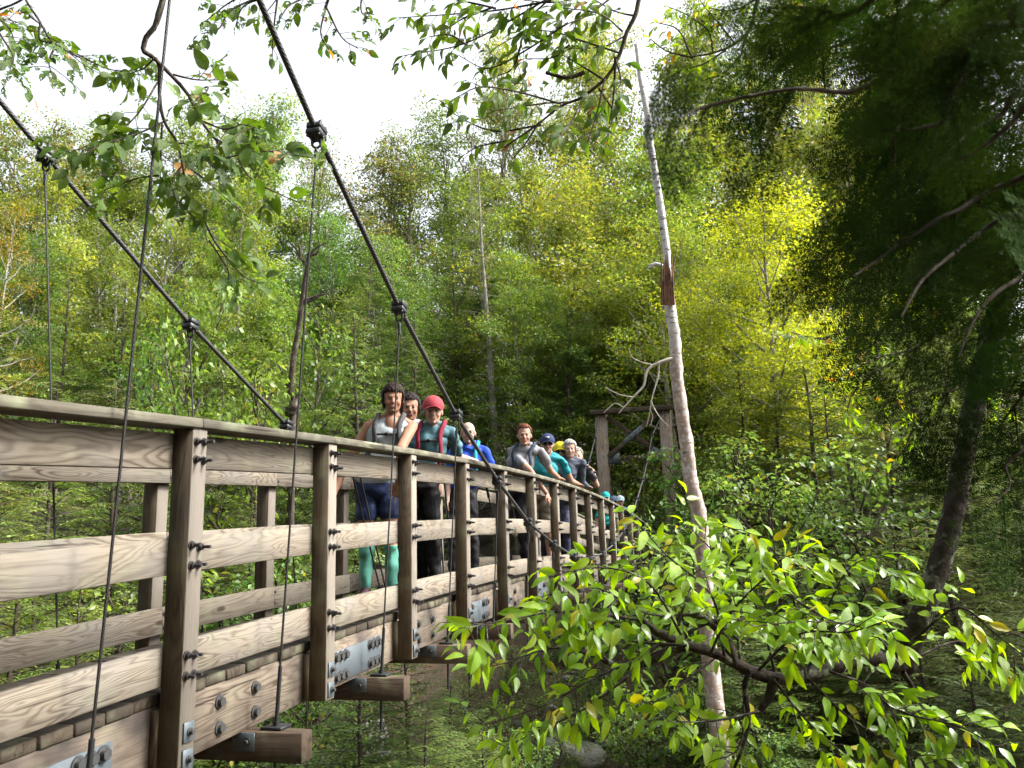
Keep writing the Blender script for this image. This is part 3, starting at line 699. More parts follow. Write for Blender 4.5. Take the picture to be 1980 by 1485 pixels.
# back row on the skyline
for i, u in enumerate(np.arange(-130, 1960, 92)):
    u = u+rng.normal(0, 18); d = rng.uniform(38, 46)
    kd, lc = (('thin', 'bl')[i % 2], ('olive', 'pale')[(i//2) % 2]) if 560 < u < 1010 else ('bl', rng.choice(['pale', 'pale', 'olive'])) if u < 560 else ('bl', rng.choice(['yellow', 'yellow', 'pale']))
    tree(kd, str(lc), u, d, skyline(u)+rng.normal(-28, 14))
for u, d, v in ((390, 47, 95), (470, 48, 110), (640, 46, 195), (770, 47, 215), (960, 45, 130), (60, 46, 165), (300, 45, 215)): tree('thin', 'pale', u, d, v)
# second row
for i, u in enumerate(np.arange(-90, 1900, 104)):
    u = u+rng.normal(0, 22); d = rng.uniform(29, 35)
    kd = rng.choice(['bl', 'bl', 'thin']) if u < 950 else rng.choice(['layer', 'bl'])
    lc = rng.choice(['pale', 'pale', 'mid', 'yellow']) if u < 560 else rng.choice(['pale', 'olive', 'mid']) if u < 950 else rng.choice(['yellow', 'yellow', 'pale'])
    tree(str(kd), str(lc), u, d, skyline(u)+rng.uniform(110, 210)+(120 if u > 1050 else 0))
# third row: conifers mixed with broad leaves
for i, u in enumerate(np.arange(-110, 1850, 112)):
    u = u+rng.normal(0, 25); d = rng.uniform(23, 27.5)
    if u < 650: kd, lc = rng.choice(['bl', 'hem', 'bl']), None
    elif u < 1200: kd, lc = rng.choice(['hem', 'spr', 'bl', 'hem']), None
    else: kd, lc = rng.choice(['layer', 'hem', 'layer']), None
    lc = {'hem': 'hem', 'spr': 'spruce'}.get(str(kd)) or str(rng.choice(['pale', 'mid', 'pale'] if u < 650 else ['mid', 'deep', 'pale'] if u < 1200 else ['yellow', 'yellow', 'pale']))
    tree(str(kd), lc, u, d, rng.uniform(380, 520))
# fill: lower trees standing between the rows
for i, u in enumerate(np.arange(-100, 2050, 98)):
    u = u+rng.normal(0, 25); d = rng.uniform(27, 37)
    kd = 'bl' if u < 900 else str(rng.choice(['bl', 'layer']))
    tree(kd, str(rng.choice(['pale', 'mid', 'pale', 'deep'] if u < 900 else ['yellow', 'pale', 'mid'])), u, d, rng.uniform(480, 640), None, 1.25)
# particular trees one can name
tree('spr', 'spruce', 968, 24.0, 210, 0, 1.0, label='spruce with a bare grey trunk and dead lower twigs above the hikers')
tree('spr', 'spruce', 905, 36.0, 130, 1, 1.0, label='grey green spruce spire on the skyline left of the birch snag')
tree('layer', 'gold', 1490, 20.5, 350, 0, .95, label='bright yellow maple lit by the sun between snag and hemlock')
tree('layer', 'yellow', 1330, 22.0, 330, 1, 1.0, label='yellow green maple spreading flat layers right behind the birch snag')
tree('layer', 'yellow', 1180, 27.0, 250, 0, 1.0, label='yellow green maple spreading flat layers left of the birch snag')
tree('thin', 'orange', -45, 22.0, 300, 0, .7, label='orange turning maple at the left edge below the far cable')
tree('layer', 'gold', 1262, 25.5, 900, 1, .55, label='small golden maple seen between the far tower legs')
# low hemlocks and saplings close behind the bridge and down the ravine
for u, d, v, c_, k in ((-20, 11.0, 545, 'hemlight', 0), (95, 13.5, 690, 'hemlight', 1), (215, 15.5, 700, 'hem', 2), (420, 17.0, 690, 'hem', 1), (560, 18.0, 640, 'hem', 0), (690, 19.5, 560, 'hem', 2),
                      (810, 21.0, 560, 'hem', 1), (1020, 24.5, 640, 'hem', 0), (1110, 23.5, 560, 'hem', 2), (1400, 21.5, 620, 'hem', 1), (1520, 19.0, 640, 'hem', 0), (1620, 17.0, 700, 'hem', 2),
                      (1740, 17.5, 560, 'hem', 1), (1880, 15.0, 600, 'hem', 0), (1980, 13.0, 640, 'hem', 2), (330, 13.0, 960, 'hem', 2), (500, 14.5, 980, 'hem', 0), (40, 9.5, 1010, 'hemlight', 2), (170, 10.5, 1080, 'hemlight', 2), (-90, 13, 640, 'hem', 1), (300, 14.5, 830, 'hem', 0), (150, 16.5, 760, 'hem', 2), (480, 15.5, 900, 'hem', 1), (620, 16.0, 930, 'hem', 2), (240, 11.5, 1120, 'hem', 2), (360, 10.5, 1170, 'hem', 0), (90, 12.0, 980, 'hemlight', 0)):
    tree('hem', c_, u, d, v, k)
for u, d, v in ((700, 9.2, 1255), (790, 9.8, 1235), (860, 11.0, 1290), (820, 8.9, 1340), (930, 10.5, 1380), (1450, 18.5, 690), (1590, 18.0, 670), (1900, 19.0, 560), (2010, 17.0, 600), (1830, 21.0, 620), (1960, 22.0, 480), (1420, 12.0, 1150), (1500, 13.5, 1040), (1720, 13.0, 1010), (1830, 12.0, 980), (1850, 9.5, 1240), (1960, 10.5, 1160), (1640, 12.0, 1180), (1760, 11.0, 1190), (1890, 8.5, 1330), (1540, 12.5, 1230)):
    tree('hem', 'hem', u, d, v, 2, 1.5, 'bushy')
for u, d, v, c_ in ((470, 16.0, 700, 'pale'), (350, 18.5, 610, 'pale'), (260, 20.0, 640, 'mid'), (620, 20.5, 660, 'pale'), (520, 19.0, 790, 'pale'), (1230, 25.0, 700, 'mid'), (1330, 18.5, 900, 'mid'), (1420, 17.0, 850, 'deep'), (1560, 15.5, 930, 'mid'), (1680, 14.5, 860, 'mid'), (1480, 15.0, 960, 'deep'),
                   (1300, 14.0, 1060, 'deep'), (1370, 16.0, 1000, 'mid'), (560, 12.5, 1090, 'mid'), (420, 12.0, 1140, 'mid'), (250, 12.0, 1150, 'pale'), (1230, 12.5, 1340, 'deep'), (1330, 12.0, 1310, 'deep'), (940, 14.0, 1330, 'deep'), (1060, 13.5, 1360, 'deep'), (1450, 11.0, 1390, 'deep'), (980, 16.0, 1240, 'deep'), (1080, 17.0, 1190, 'deep'), (1160, 16.0, 1230, 'mid'), (1030, 15.0, 1290, 'deep'), (1130, 14.5, 1300, 'deep'), (900, 15.0, 1270, 'deep'), (1000, 12.5, 1410, 'deep'), (850, 13.5, 1330, 'deep'), (1220, 18.0, 1130, 'deep'), (680, 13.0, 1240, 'mid'), (590, 11.5, 1310, 'deep')):
    tree('sap', c_, u, d, v)

# the wood behind the camera and on the near bank, which shades the bridge from that side
for i, (x, y, H) in enumerate(((-3.5, -4.5, 13), (0.2, -6, 15), (3.8, -5.2, 14), (7.5, -6.5, 15), (-7, -3, 13), (-10.5, 0, 13), (11, -5, 14), (-5, -9, 16), (1.5, -10.5, 16), (6, -11, 16), (-13, -5, 14), (14.5, -8, 15), (-.5, -4.2, 12), (2.4, -4.6, 13), (5.6, -4.4, 12))):
    kd = ('bl', 'hem', 'layer')[i % 3]; tm, cm = TREES[kd][i % 2]; s = H/REFH[kd]; z = gz(x, y)-.1
    root = empty(NAME[kd], (x, y, z)); M = Matrix.Translation((x, y, z)) @ Matrix.Rotation(i*1.9, 4, 'Z') @ Matrix.Diagonal((s*1.2, s*1.2, s, 1))
    obj('trunk', tm, M_BARK, root, M); obj('crown', cm, M_LF[('mid', 'hem', 'mid')[i % 3]], root, M)
    tag(root, 'tree of the near bank wood standing out of sight behind the viewpoint', CATS[kd], 'near bank wood behind the viewpoint')

# hemlocks on the near bank to the right, out of the frame, that shade the lower slope
for i, (u, d, v) in enumerate(((2120, 9.0, 640), (2260, 11.0, 560), (2420, 9.0, 620), (2600, 11.5, 560), (2300, 14.0, 480))):
    tree('hem', 'hem', u, d, v, i, 1.35, label=('shading hemlock just beyond the right edge of the view', 'second shading hemlock beyond the right edge', 'third shading hemlock beyond the right edge', 'fourth shading hemlock beyond the right edge', 'tall hemlock beyond the right edge, farthest of the row')[i])

# ------------------------------------------------------------------ the white birch snag
n = N('birch_bark'); tc = n('TexCoord').outputs['Object']
v = n('VectorMath', {'operation': 'MULTIPLY'}, i0=tc, i1=(5, 5, 26)).outputs[0]
f = noise_vec(n, v, 1.0, 4.0, .6); g = noise_vec(n, tc, 4.5, 5.0, .7); h_ = noise_vec(n, tc, 13.0, 4.0, .7)
z_ = n('SeparateXYZ', Vector=tc).outputs[2]
peel = n('MapRange', Value=n.math('ADD', z_, n.math('MULTIPLY', g, 1.6)), **{'From Min': 7.2, 'From Max': 8.2, 'To Min': 1., 'To Max': 0.}).outputs[0]
c = n.mix(n('MapRange', Value=f, **{'From Min': .57, 'From Max': .63}).outputs[0], (.50, .49, .50), (.05, .042, .038))
c = n.mix(n.math('MULTIPLY', peel, n('MapRange', Value=h_, **{'From Min': .36, 'From Max': .52}).outputs[0]), c, (.30, .22, .18))
c = n.mix(n('MapRange', Value=h_, **{'From Min': .62, 'From Max': .70, 'To Max': .8}).outputs[0], c, (.10, .085, .07))
M_BIRCH = n.out(n('BsdfPrincipled', Base_Color=c, Roughness=.75, Normal=n('Bump', Height=h_, Strength=.6, Distance=.02).outputs[0]).outputs[0])
M_ROT = bark('rotten_dark_wood', (.045, .025, .018), (.16, .085, .05), lp=0.0, sc=30, stretch=.1)
M_DEAD = bark('pale_dead_twigs', (.34, .31, .26), (.52, .49, .43), lp=.3)
DB = 11.0
low = [px(u, v, DB) for u, v in ((1375, 1300), (1362, 1130), (1352, 1000), (1335, 930), (1326, 850), (1310, 740), (1304, 650), (1295, 590), (1291, 520))]
b0 = low[0].copy(); foot = np.array((b0[0]+.15, b0[1], gz(b0[0]+.15, b0[1])-.1))
snag = empty('birch_snag', tuple(foot)); tag(snag, 'dead white birch snag with a broken dark notch and peeling bark', 'tree')
def lumpy(P, r, n=14, amp=.06, seed=0):
    V, F = tube(P, r, n); rr = np.random.default_rng(seed); c = np.repeat(P, n, 0)
    return c+(V-c)*(1+rr.normal(0, amp, (len(V), 1))), F
loc = lambda P: np.asarray(P)-foot
P = smooth_path([foot]+low, 7); rad = np.interp(np.linspace(0, 1, len(P)), [0, .3, .75, 1], [.125, .105, .08, .066])
V, F = lumpy(loc(P), rad, 14, .06, 1); TF = Matrix.Translation(foot)
obj('trunk', npmesh('trunk', V, F, True), M_BIRCH, snag, TF)
P = smooth_path([px(u, v, DB) for u, v in ((1293, 535), (1290, 500), (1287, 470), (1277, 400), (1268, 345), (1258, 280), (1252, 225), (1245, 185), (1238, 150), (1232, 100), (1230, 85))], 6)
rad = np.interp(np.linspace(0, 1, len(P)), [0, .08, .14, .6, 1], [.04, .045, .052, .045, .022])
V, F = lumpy(loc(P), rad, 12, .03, 2); obj('upper_trunk', npmesh('upper_trunk', V, F, True), M_BIRCH, snag, TF)
m = MB()
for k in range(9):      # torn fibres of the break
    u0, u1 = 1277+k*2.7, 1278+k*2.6+rng.normal(0, 3); v1 = rng.uniform(470, 520)
    m.tube(loc(smooth_path([px(u0+4, 590, DB-.10), px((u0+u1)/2+2, 535, DB-.10), px(u1, v1, DB-.08)], 4)), np.linspace(.022, .004, 9), 5)
m.tube(loc(smooth_path([px(1297, 560, DB), px(1303, 510, DB), px(1309, 476, DB)], 4)), np.linspace(.02, .004, 9), 5)
obj('torn_wood', m.mesh('torn_wood', True), M_ROT, snag, TF)
def branch(name, pts, r0, r1, mat, parent, base, n=6, k=5, T=None):
    P = smooth_path(pts, k); V, F = lumpy(P-np.asarray(base), np.linspace(r0, r1, len(P)), n, .08, int(abs(pts[0][0])*100) % 99)
    return obj(name, npmesh(name, V, F, True), mat, parent, Matrix.Translation(tuple(base)))
A = lambda L, d: [px(u, v, d) for u, v in L]
branch('branch_stub', A(((1280, 515), (1268, 510), (1253, 517)), DB-.05), .03, .022, M_BIRCH, snag, foot)
branch('fork_stub', A(((1253, 225), (1262, 205), (1270, 185)), DB), .03, .012, M_BIRCH, snag, foot)
for L, r0 in ((((1300, 693), (1285, 697), (1262, 707), (1250, 720), (1245, 745), (1230, 762), (1218, 775), (1204, 790), (1196, 800)), .028), (((1262, 706), (1240, 700), (1222, 690), (1216, 672)), .014), (((1225, 768), (1205, 765), (1185, 757), (1170, 748)), .012),
              (((1275, 700), (1272, 730), (1262, 765), (1256, 800), (1250, 825)), .014), (((1258, 775), (1268, 795), (1280, 812), (1293, 824)), .011), (((1206, 788), (1190, 780), (1176, 790), (1168, 798)), .009), (((1256, 790), (1262, 805), (1258, 822)), .007)):
    branch('dead_branch', A(L, DB-.1), r0, .004, M_DEAD, snag, foot, 5)

# ------------------------------------------------------------------ dark gnarled snag and leaning dead wood behind the railing
DG = 17.0; pts = A(((566, 830), (562, 760), (568, 690), (578, 630), (586, 570), (594, 515), (598, 490)), DG); gb = pts[0].copy(); gb[2] = gz(gb[0], gb[1])-.1
gn = empty('gnarled_snag', tuple(gb)); tag(gn, 'dark gnarled dead tree with forked top behind the second near hanger', 'tree')
branch('trunk', [gb]+pts, .075, .04, M_BARKD, gn, gb, 8)
for L in (((594, 515), (582, 500), (570, 478), (562, 470)), ((598, 495), (612, 490), (618, 478), (616, 462)), ((598, 495), (610, 480), (630, 470)), ((580, 500), (580, 480), (574, 462)), ((588, 585), (605, 580), (622, 570), (640, 568)), ((590, 580), (612, 572), (628, 560)), ((560, 760), (545, 720), (535, 700))):
    branch('limb', A(L, DG), .035, .01, M_BARKD, gn, gb, 6)
m = MB(); P = smooth_path(A(((555, 805), (565, 790), (575, 770)), DG-.2), 4); V_, F_ = lumpy(P-gb, np.array([.04, .07, .1, .12, .11, .12, .09, .06, .02]), 9, .22, 8); m.add(V_, F_)
obj('burl', m.mesh('burl', True), M_BARKD, gn, Matrix.Translation(tuple(gb)))

# ------------------------------------------------------------------ leaves that can be picked apart
def leaf_mesh(name, droop, fold, twist, width, holes=0, seed=0, tip=1.0):
    """ovate pointed leaf, base at the origin, along +Y, up +Z, length 1"""
    r = np.random.default_rng(seed); nu, nv = (9, 4) if holes else (7, 2)
    V = []
    for i in range(nu+1):
        t = i/nu; w = width*(math.sin(math.pi*t**.8)**.85*(1-.25*t)) if 0 < t < 1 else .0
        w = max(w, .012 if t < .5 else .0)
        for j in range(nv+1):
            s = j/nv*2-1; x = s*w*(1+r.normal(0, .03)); y = t
            z = abs(s)*w*fold-droop*t*t+twist*s*w*t+.02*math.sin(t*9+s*3)*abs(s)
            V.append((x, y*(1-.12*droop*t), z))
    F = []
    for i in range(nu):
        for j in range(nv):
            if holes and 1 < i < nu-1 and r.uniform() < holes: continue
            a = i*(nv+1)+j; F.append((a, a+1, a+nv+2, a+nv+1))
    me = npmesh(name, np.array(V), np.array(F), True); return me
def leaf_arrays(me):
    V = np.zeros(len(me.vertices)*3, dtype=np.float32); me.vertices.foreach_get('co', V)
    F = np.zeros(len(me.loops), dtype=np.int32); me.loops.foreach_get('vertex_index', F); return V.reshape(-1, 3), F.reshape(-1, 4)
LEAVES = [leaf_mesh('leaf', dr, fo, tw, wd, 0, i) for i, (dr, fo, tw, wd) in enumerate(((.12, .25, .1, .215), (.3, .3, -.5, .20), (.2, .15, .6, .23), (.5, .45, .0, .19), (.05, .5, .2, .22), (.32, .2, -.35, .235)))]
LEAVES_H = [leaf_mesh('leaf', dr, fo, tw, .31, ho, 20+i) for i, (dr, fo, tw, ho) in enumerate(((.1, .2, .1, .12), (.25, .3, -.3, .2), (.2, .1, .3, .08), (.3, .25, .1, .26), (.05, .3, .0, .0)))]
def spray_leaves(r, line, n, size, side_len, droop, sidetwigs=True, upn=None, flat=.35):
    """alternate leaves along a twig line; returns [(pos, dir, normal, length)] and twig side lines"""
    P = smooth_path(line, 6); out = []; tw = []
    seg = np.linalg.norm(np.diff(P, axis=0), axis=1); cum = np.concatenate([[0], np.cumsum(seg)]); tot = cum[-1]
    view = unit(CAM-P.mean(0))
    for i in range(n):
        s = tot*(.12+.88*(i+.5)/n); j = min(np.searchsorted(cum, s)-1, len(P)-2); a = P[j]+(P[j+1]-P[j])*((s-cum[j])/max(seg[j], 1e-6))
        T = unit(P[j+1]-P[j]); up = unit(np.array([0, 0, 1.0])+view*.75+r.normal(0, flat, 3)); sd = unit(np.cross(T, up))*(1 if i % 2 else -1)
        off = sd*side_len*r.uniform(.2, 1.0)+r.normal(0, .012, 3)
        if sidetwigs and r.uniform() < .45:
            e = a+sd*side_len*r.uniform(1.2, 2.6)+T*side_len*1.2+np.array([0, 0, -.25*side_len]); tw.append((a, (a+e)/2+np.array([0, 0, .1*side_len]), e))
            for q in (.55, .8, 1.0):
                b = a+(e-a)*q; s2 = unit(np.cross(e-a, up))*(1 if q == .8 else -1)
                out.append((b, unit(unit(e-a)*.8+s2*(.7 if q < 1 else .1)+np.array([0, 0, -droop])+r.normal(0, .18, 3)), unit(up+r.normal(0, flat, 3)), size*r.uniform(.7, 1.2)))
        else:
            out.append((a+off*.35, unit(T*.55+sd*.8+np.array([0, 0, -droop])+r.normal(0, .22, 3)), unit(up+r.normal(0, flat, 3)), size*r.uniform(.7, 1.2)))
    if n: out.append((P[-1], unit(unit(P[-1]-P[-2])+np.array([0, 0, -droop*.6])), unit(np.array([0, 0, 1.0])+view*.3), size))
    return out, tw
def put_leaves(root, base, items, meshes, mat, mat_stuff, limit=300, r=None):
    """the largest ones as single leaf objects, the rest as one part"""
    r = r or rng
    def seen(it):
        d = it[0]-CAM; z = d @ CF
        if z <= .1: return 0
        u, v = 990+F_PX*(d @ CR)/z, 742.5-F_PX*(d @ CU)/z
        return it[3]/z if -20 < u < 2000 and -20 < v < 1505 else it[3]/z*.1
    items = sorted(items, key=lambda it: -seen(it)); rest = []
    for k, (p, d, nn, L) in enumerate(items):
        X = unit(np.cross(d, nn)); Z = np.cross(X, d); me = meshes[int(r.integers(0, len(meshes)))]
        if k < limit: obj('leaf', me, mat, root, mat_axes(p, X, d, Z) @ Matrix.Diagonal((L, L, L, 1)))
        else:
            v, f = leaf_arrays(me); rest.append((v*L @ np.array([X, d, Z])+p-base, f))
    if rest:
        V, F = join(rest); o = obj('foliage', npmesh('foliage', V, F, True), mat_stuff, root, Matrix.Translation(tuple(base))); o['kind'] = 'stuff'
M_LFN = leaf_mat('birch_leaf', (.15, .27, .014), (.23, .36, .030), (.36, .33, .04), .045, .45, True, .45, .35, True)
M_LFN_S = leaf_mat('birch_leaf_mass', (.15, .27, .014), (.23, .36, .030), (.36, .33, .04), .045, .45, False, .33, .5)
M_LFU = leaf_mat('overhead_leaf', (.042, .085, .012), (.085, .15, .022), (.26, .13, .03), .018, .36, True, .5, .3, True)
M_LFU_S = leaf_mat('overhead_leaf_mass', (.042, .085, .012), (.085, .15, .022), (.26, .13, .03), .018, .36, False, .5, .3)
# --- yellow birch limb drooping into the lower right
r = np.random.default_rng(101)
DL = 3.3
bb = px(2160, 1049, 3.4); bb[2] = gz(bb[0], bb[1])-.1
birch = empty('birch_tree', tuple(bb)); tag(birch, 'leafy birch with a lichened limb drooping into the lower right', 'tree')
branch('trunk', [bb, px(2165, 1100, 3.4), px(2140, 500, 3.5), px(2130, 100, 3.6), px(2150, -600, 3.7)], .12, .06, M_BARKF, birch, bb, 12, 6)
big = [(2140, 330, 3.5), (2060, 330, 3.5), (1985, 430, 3.45), (1930, 600, 3.42), (1893, 740, 3.4), (1868, 860, 3.38), (1850, 960, 3.36), (1832, 1040, 3.34), (1806, 1120, 3.32), (1778, 1200, 3.3), (1757, 1258, 3.3), (1745, 1300, 3.3)]
P = smooth_path([px(*q) for q in big], 6); V, F = lumpy(P-bb, np.interp(np.linspace(0, 1, len(P)), [0, .35, .8, .97, 1], [.044, .042, .042, .046, .028]), 14, .05, 4)
obj('limb', npmesh('limb', V, F, True), M_BARKF, birch, Matrix.Translation(tuple(bb)))
branch('branch', [px(*q) for q in ((1752, 1275, 3.3), (1735, 1288, 3.28), (1690, 1272, 3.25), (1640, 1282, 3.22), (1570, 1305, 3.18), (1500, 1312, 3.15), (1440, 1292, 3.12), (1380, 1262, 3.08), (1320, 1245, 3.05), (1262, 1216, 3.0), (1235, 1195, 3.0))], .036, .013, M_BARKF, birch, bb, 9)
for L, r0, r1 in ((((1330, 1247), (1290, 1262), (1245, 1282), (1195, 1288), (1155, 1262), (1132, 1215)), .02, .008), (((1500, 1312), (1485, 1350), (1470, 1375)), .022, .012), (((1450, 1295), (1440, 1330), (1447, 1390), (1438, 1440), (1420, 1485)), .012, .006),
                  (((1420, 1280), (1400, 1230), (1350, 1190), (1300, 1200)), .02, .01), (((1745, 1300), (1765, 1330), (1772, 1365)), .012, .003), (((1300, 1255), (1270, 1240), (1240, 1208)), .012, .006), (((1450, 1200), (1420, 1200), (1362, 1205), (1310, 1240)), .012, .008)):
    branch('branch', A(L, 3.1), r0, r1, M_BARKF, birch, bb, 7)
TW = [((1235, 1195), (1100, 1180), (1000, 1190), (897, 1212)), ((1180, 1285), (1080, 1262), (960, 1285), (900, 1290)), ((1290, 1260), (1150, 1305), (1050, 1365), (935, 1400)), ((1250, 1280), (1130, 1375), (1020, 1425), (960, 1470)),
      ((1330, 1245), (1250, 1130), (1170, 1095), (1055, 1110)), ((1400, 1270), (1380, 1160), (1290, 1070), (1240, 1012)), ((1500, 1300), (1470, 1180), (1400, 1075), (1320, 1000)), ((1560, 1310), (1530, 1150), (1480, 1060), (1390, 1020)),
      ((1560, 1310), (1600, 1180), (1640, 1095), (1715, 1065)), ((1640, 1290), (1660, 1180), (1700, 1130), (1760, 1120)), ((1740, 1290), (1680, 1220), (1560, 1195), (1450, 1215)), ((1765, 1230), (1850, 1185), (1930, 1230), (1990, 1280)),
      ((1765, 1270), (1850, 1240), (1930, 1275), (1985, 1310)), ((1560, 1310), (1640, 1390), (1740, 1440), (1800, 1490)), ((1500, 1312), (1560, 1400), (1620, 1455), (1640, 1490)), ((1640, 1300), (1740, 1370), (1850, 1400), (1940, 1445)),
      ((1470, 1370), (1380, 1400), (1290, 1395)), ((1440, 1330), (1440, 1430), (1400, 1480)), ((1440, 1250), (1350, 1170), (1280, 1120), (1230, 1060)), ((1750, 1310), (1800, 1380), (1880, 1420)), ((1400, 1255), (1300, 1330), (1285, 1390)),
      ((1600, 1200), (1500, 1130), (1440, 1100)), ((1350, 1190), (1260, 1190), (1150, 1140), (1090, 1150)), ((1600, 1300), (1690, 1330), (1740, 1400)), ((1380, 1262), (1420, 1180), (1500, 1100), (1560, 1060)), ((1320, 1245), (1210, 1240), (1120, 1210)), ((1470, 1290), (1540, 1230), (1640, 1220), (1720, 1200)), ((1300, 1230), (1340, 1130), (1340, 1060))]
items = []; tws = []
for i, L in enumerate(TW):
    d0 = 3.1+r.normal(0, .12); d1 = d0+r.normal(-.1, .22)
    pts = [px(u+r.normal(0, 4), v+r.normal(0, 4), d0+(d1-d0)*k/(len(L)-1)) for k, (u, v) in enumerate(L)]
    Ln = sum(np.linalg.norm(pts[k+1]-pts[k]) for k in range(len(pts)-1))
    branch('twig', pts, .0055, .0018, M_BARKF, birch, bb, 5, 5)
    it, tw = spray_leaves(r, pts, int(Ln/.0225), .072, .05, .36); items += it; tws += tw
m = MB()
for a, b, c_ in tws: m.tube(np.array([a, b, c_])-bb, [.0022, .0018, .0011], 4, False)
o = obj('twiglets', m.mesh('twiglets', True), M_BARKF, birch, Matrix.Translation(tuple(bb))); o['kind'] = 'stuff'
put_leaves(birch, bb, items, LEAVES, M_LFN, M_LFN_S, 300, r)
# --- branch hanging into the upper left, leaves eaten by insects
def bough(name, label, base, mains, twigs, depth, size, seed, meshes, mats, per=.045, droop=.5, limit=300, tr=.014):
    r = np.random.default_rng(seed); root = empty(name, tuple(base)); tag(root, label, 'branch')
    for L, r0, r1 in mains: branch('branch', [px(u, v, depth+(dz[0] if dz else 0)) for u, v, *dz in L], r0, r1, M_BARKD, root, base, 7)
    items = []; tws = []
    for L in twigs:
        d0 = depth+r.normal(0, .08); d1 = d0+r.normal(0, .2)
        pts = [px(u+r.normal(0, 3), v+r.normal(0, 3), d0+(d1-d0)*k/(len(L)-1)) for k, (u, v) in enumerate(L)]
        Ln = sum(np.linalg.norm(pts[k+1]-pts[k]) for k in range(len(pts)-1))
        branch('twig', pts, .0042*depth/3, .0016*depth/3, M_BARKD, root, base, 5, 5)
        it, tw = spray_leaves(r, pts, int(Ln/per), size, .045, droop, True, None, .55); items += it; tws += tw
    m = MB()
    for a, b, c_ in tws: m.tube(np.array([a, b, c_])-base, [.0018, .0015, .001], 4, False)
    if tws: o = obj('twiglets', m.mesh('twiglets', True), M_BARKD, root, Matrix.Translation(tuple(base))); o['kind'] = 'stuff'
    put_leaves(root, base, items, meshes, mats[0], mats[1], limit, r)
    return root
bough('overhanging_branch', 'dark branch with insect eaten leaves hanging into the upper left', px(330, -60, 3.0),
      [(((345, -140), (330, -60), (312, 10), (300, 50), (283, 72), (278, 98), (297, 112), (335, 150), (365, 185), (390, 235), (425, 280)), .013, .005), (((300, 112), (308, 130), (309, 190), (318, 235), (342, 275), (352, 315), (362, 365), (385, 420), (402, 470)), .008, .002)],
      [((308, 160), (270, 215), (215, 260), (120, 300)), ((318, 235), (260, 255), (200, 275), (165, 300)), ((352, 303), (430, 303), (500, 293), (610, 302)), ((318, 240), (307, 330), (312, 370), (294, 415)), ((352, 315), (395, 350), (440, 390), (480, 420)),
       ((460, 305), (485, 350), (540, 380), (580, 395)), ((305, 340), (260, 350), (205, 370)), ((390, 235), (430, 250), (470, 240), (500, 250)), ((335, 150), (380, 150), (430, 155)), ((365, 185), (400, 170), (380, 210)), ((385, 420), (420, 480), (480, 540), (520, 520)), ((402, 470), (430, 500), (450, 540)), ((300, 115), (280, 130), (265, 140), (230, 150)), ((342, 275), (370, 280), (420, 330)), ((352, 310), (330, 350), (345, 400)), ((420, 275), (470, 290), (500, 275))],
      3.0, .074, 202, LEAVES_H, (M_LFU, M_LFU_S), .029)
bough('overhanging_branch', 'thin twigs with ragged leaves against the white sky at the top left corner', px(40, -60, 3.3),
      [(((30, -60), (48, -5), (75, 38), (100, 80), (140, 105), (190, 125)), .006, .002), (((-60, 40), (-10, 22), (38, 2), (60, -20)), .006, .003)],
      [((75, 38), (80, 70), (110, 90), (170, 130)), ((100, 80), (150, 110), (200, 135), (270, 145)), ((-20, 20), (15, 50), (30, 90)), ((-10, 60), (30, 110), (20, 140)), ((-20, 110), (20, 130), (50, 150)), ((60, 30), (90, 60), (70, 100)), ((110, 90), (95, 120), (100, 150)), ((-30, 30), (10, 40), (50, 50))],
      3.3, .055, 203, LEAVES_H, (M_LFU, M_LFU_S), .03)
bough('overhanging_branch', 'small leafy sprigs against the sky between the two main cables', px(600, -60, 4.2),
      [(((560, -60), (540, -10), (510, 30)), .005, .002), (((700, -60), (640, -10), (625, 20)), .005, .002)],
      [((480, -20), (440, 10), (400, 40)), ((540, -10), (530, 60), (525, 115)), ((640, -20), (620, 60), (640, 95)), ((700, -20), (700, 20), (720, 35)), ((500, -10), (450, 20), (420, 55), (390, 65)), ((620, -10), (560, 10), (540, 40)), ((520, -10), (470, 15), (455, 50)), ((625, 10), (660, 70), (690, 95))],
      4.2, .062, 204, LEAVES_H, (M_LFU, M_LFU_S), .04)
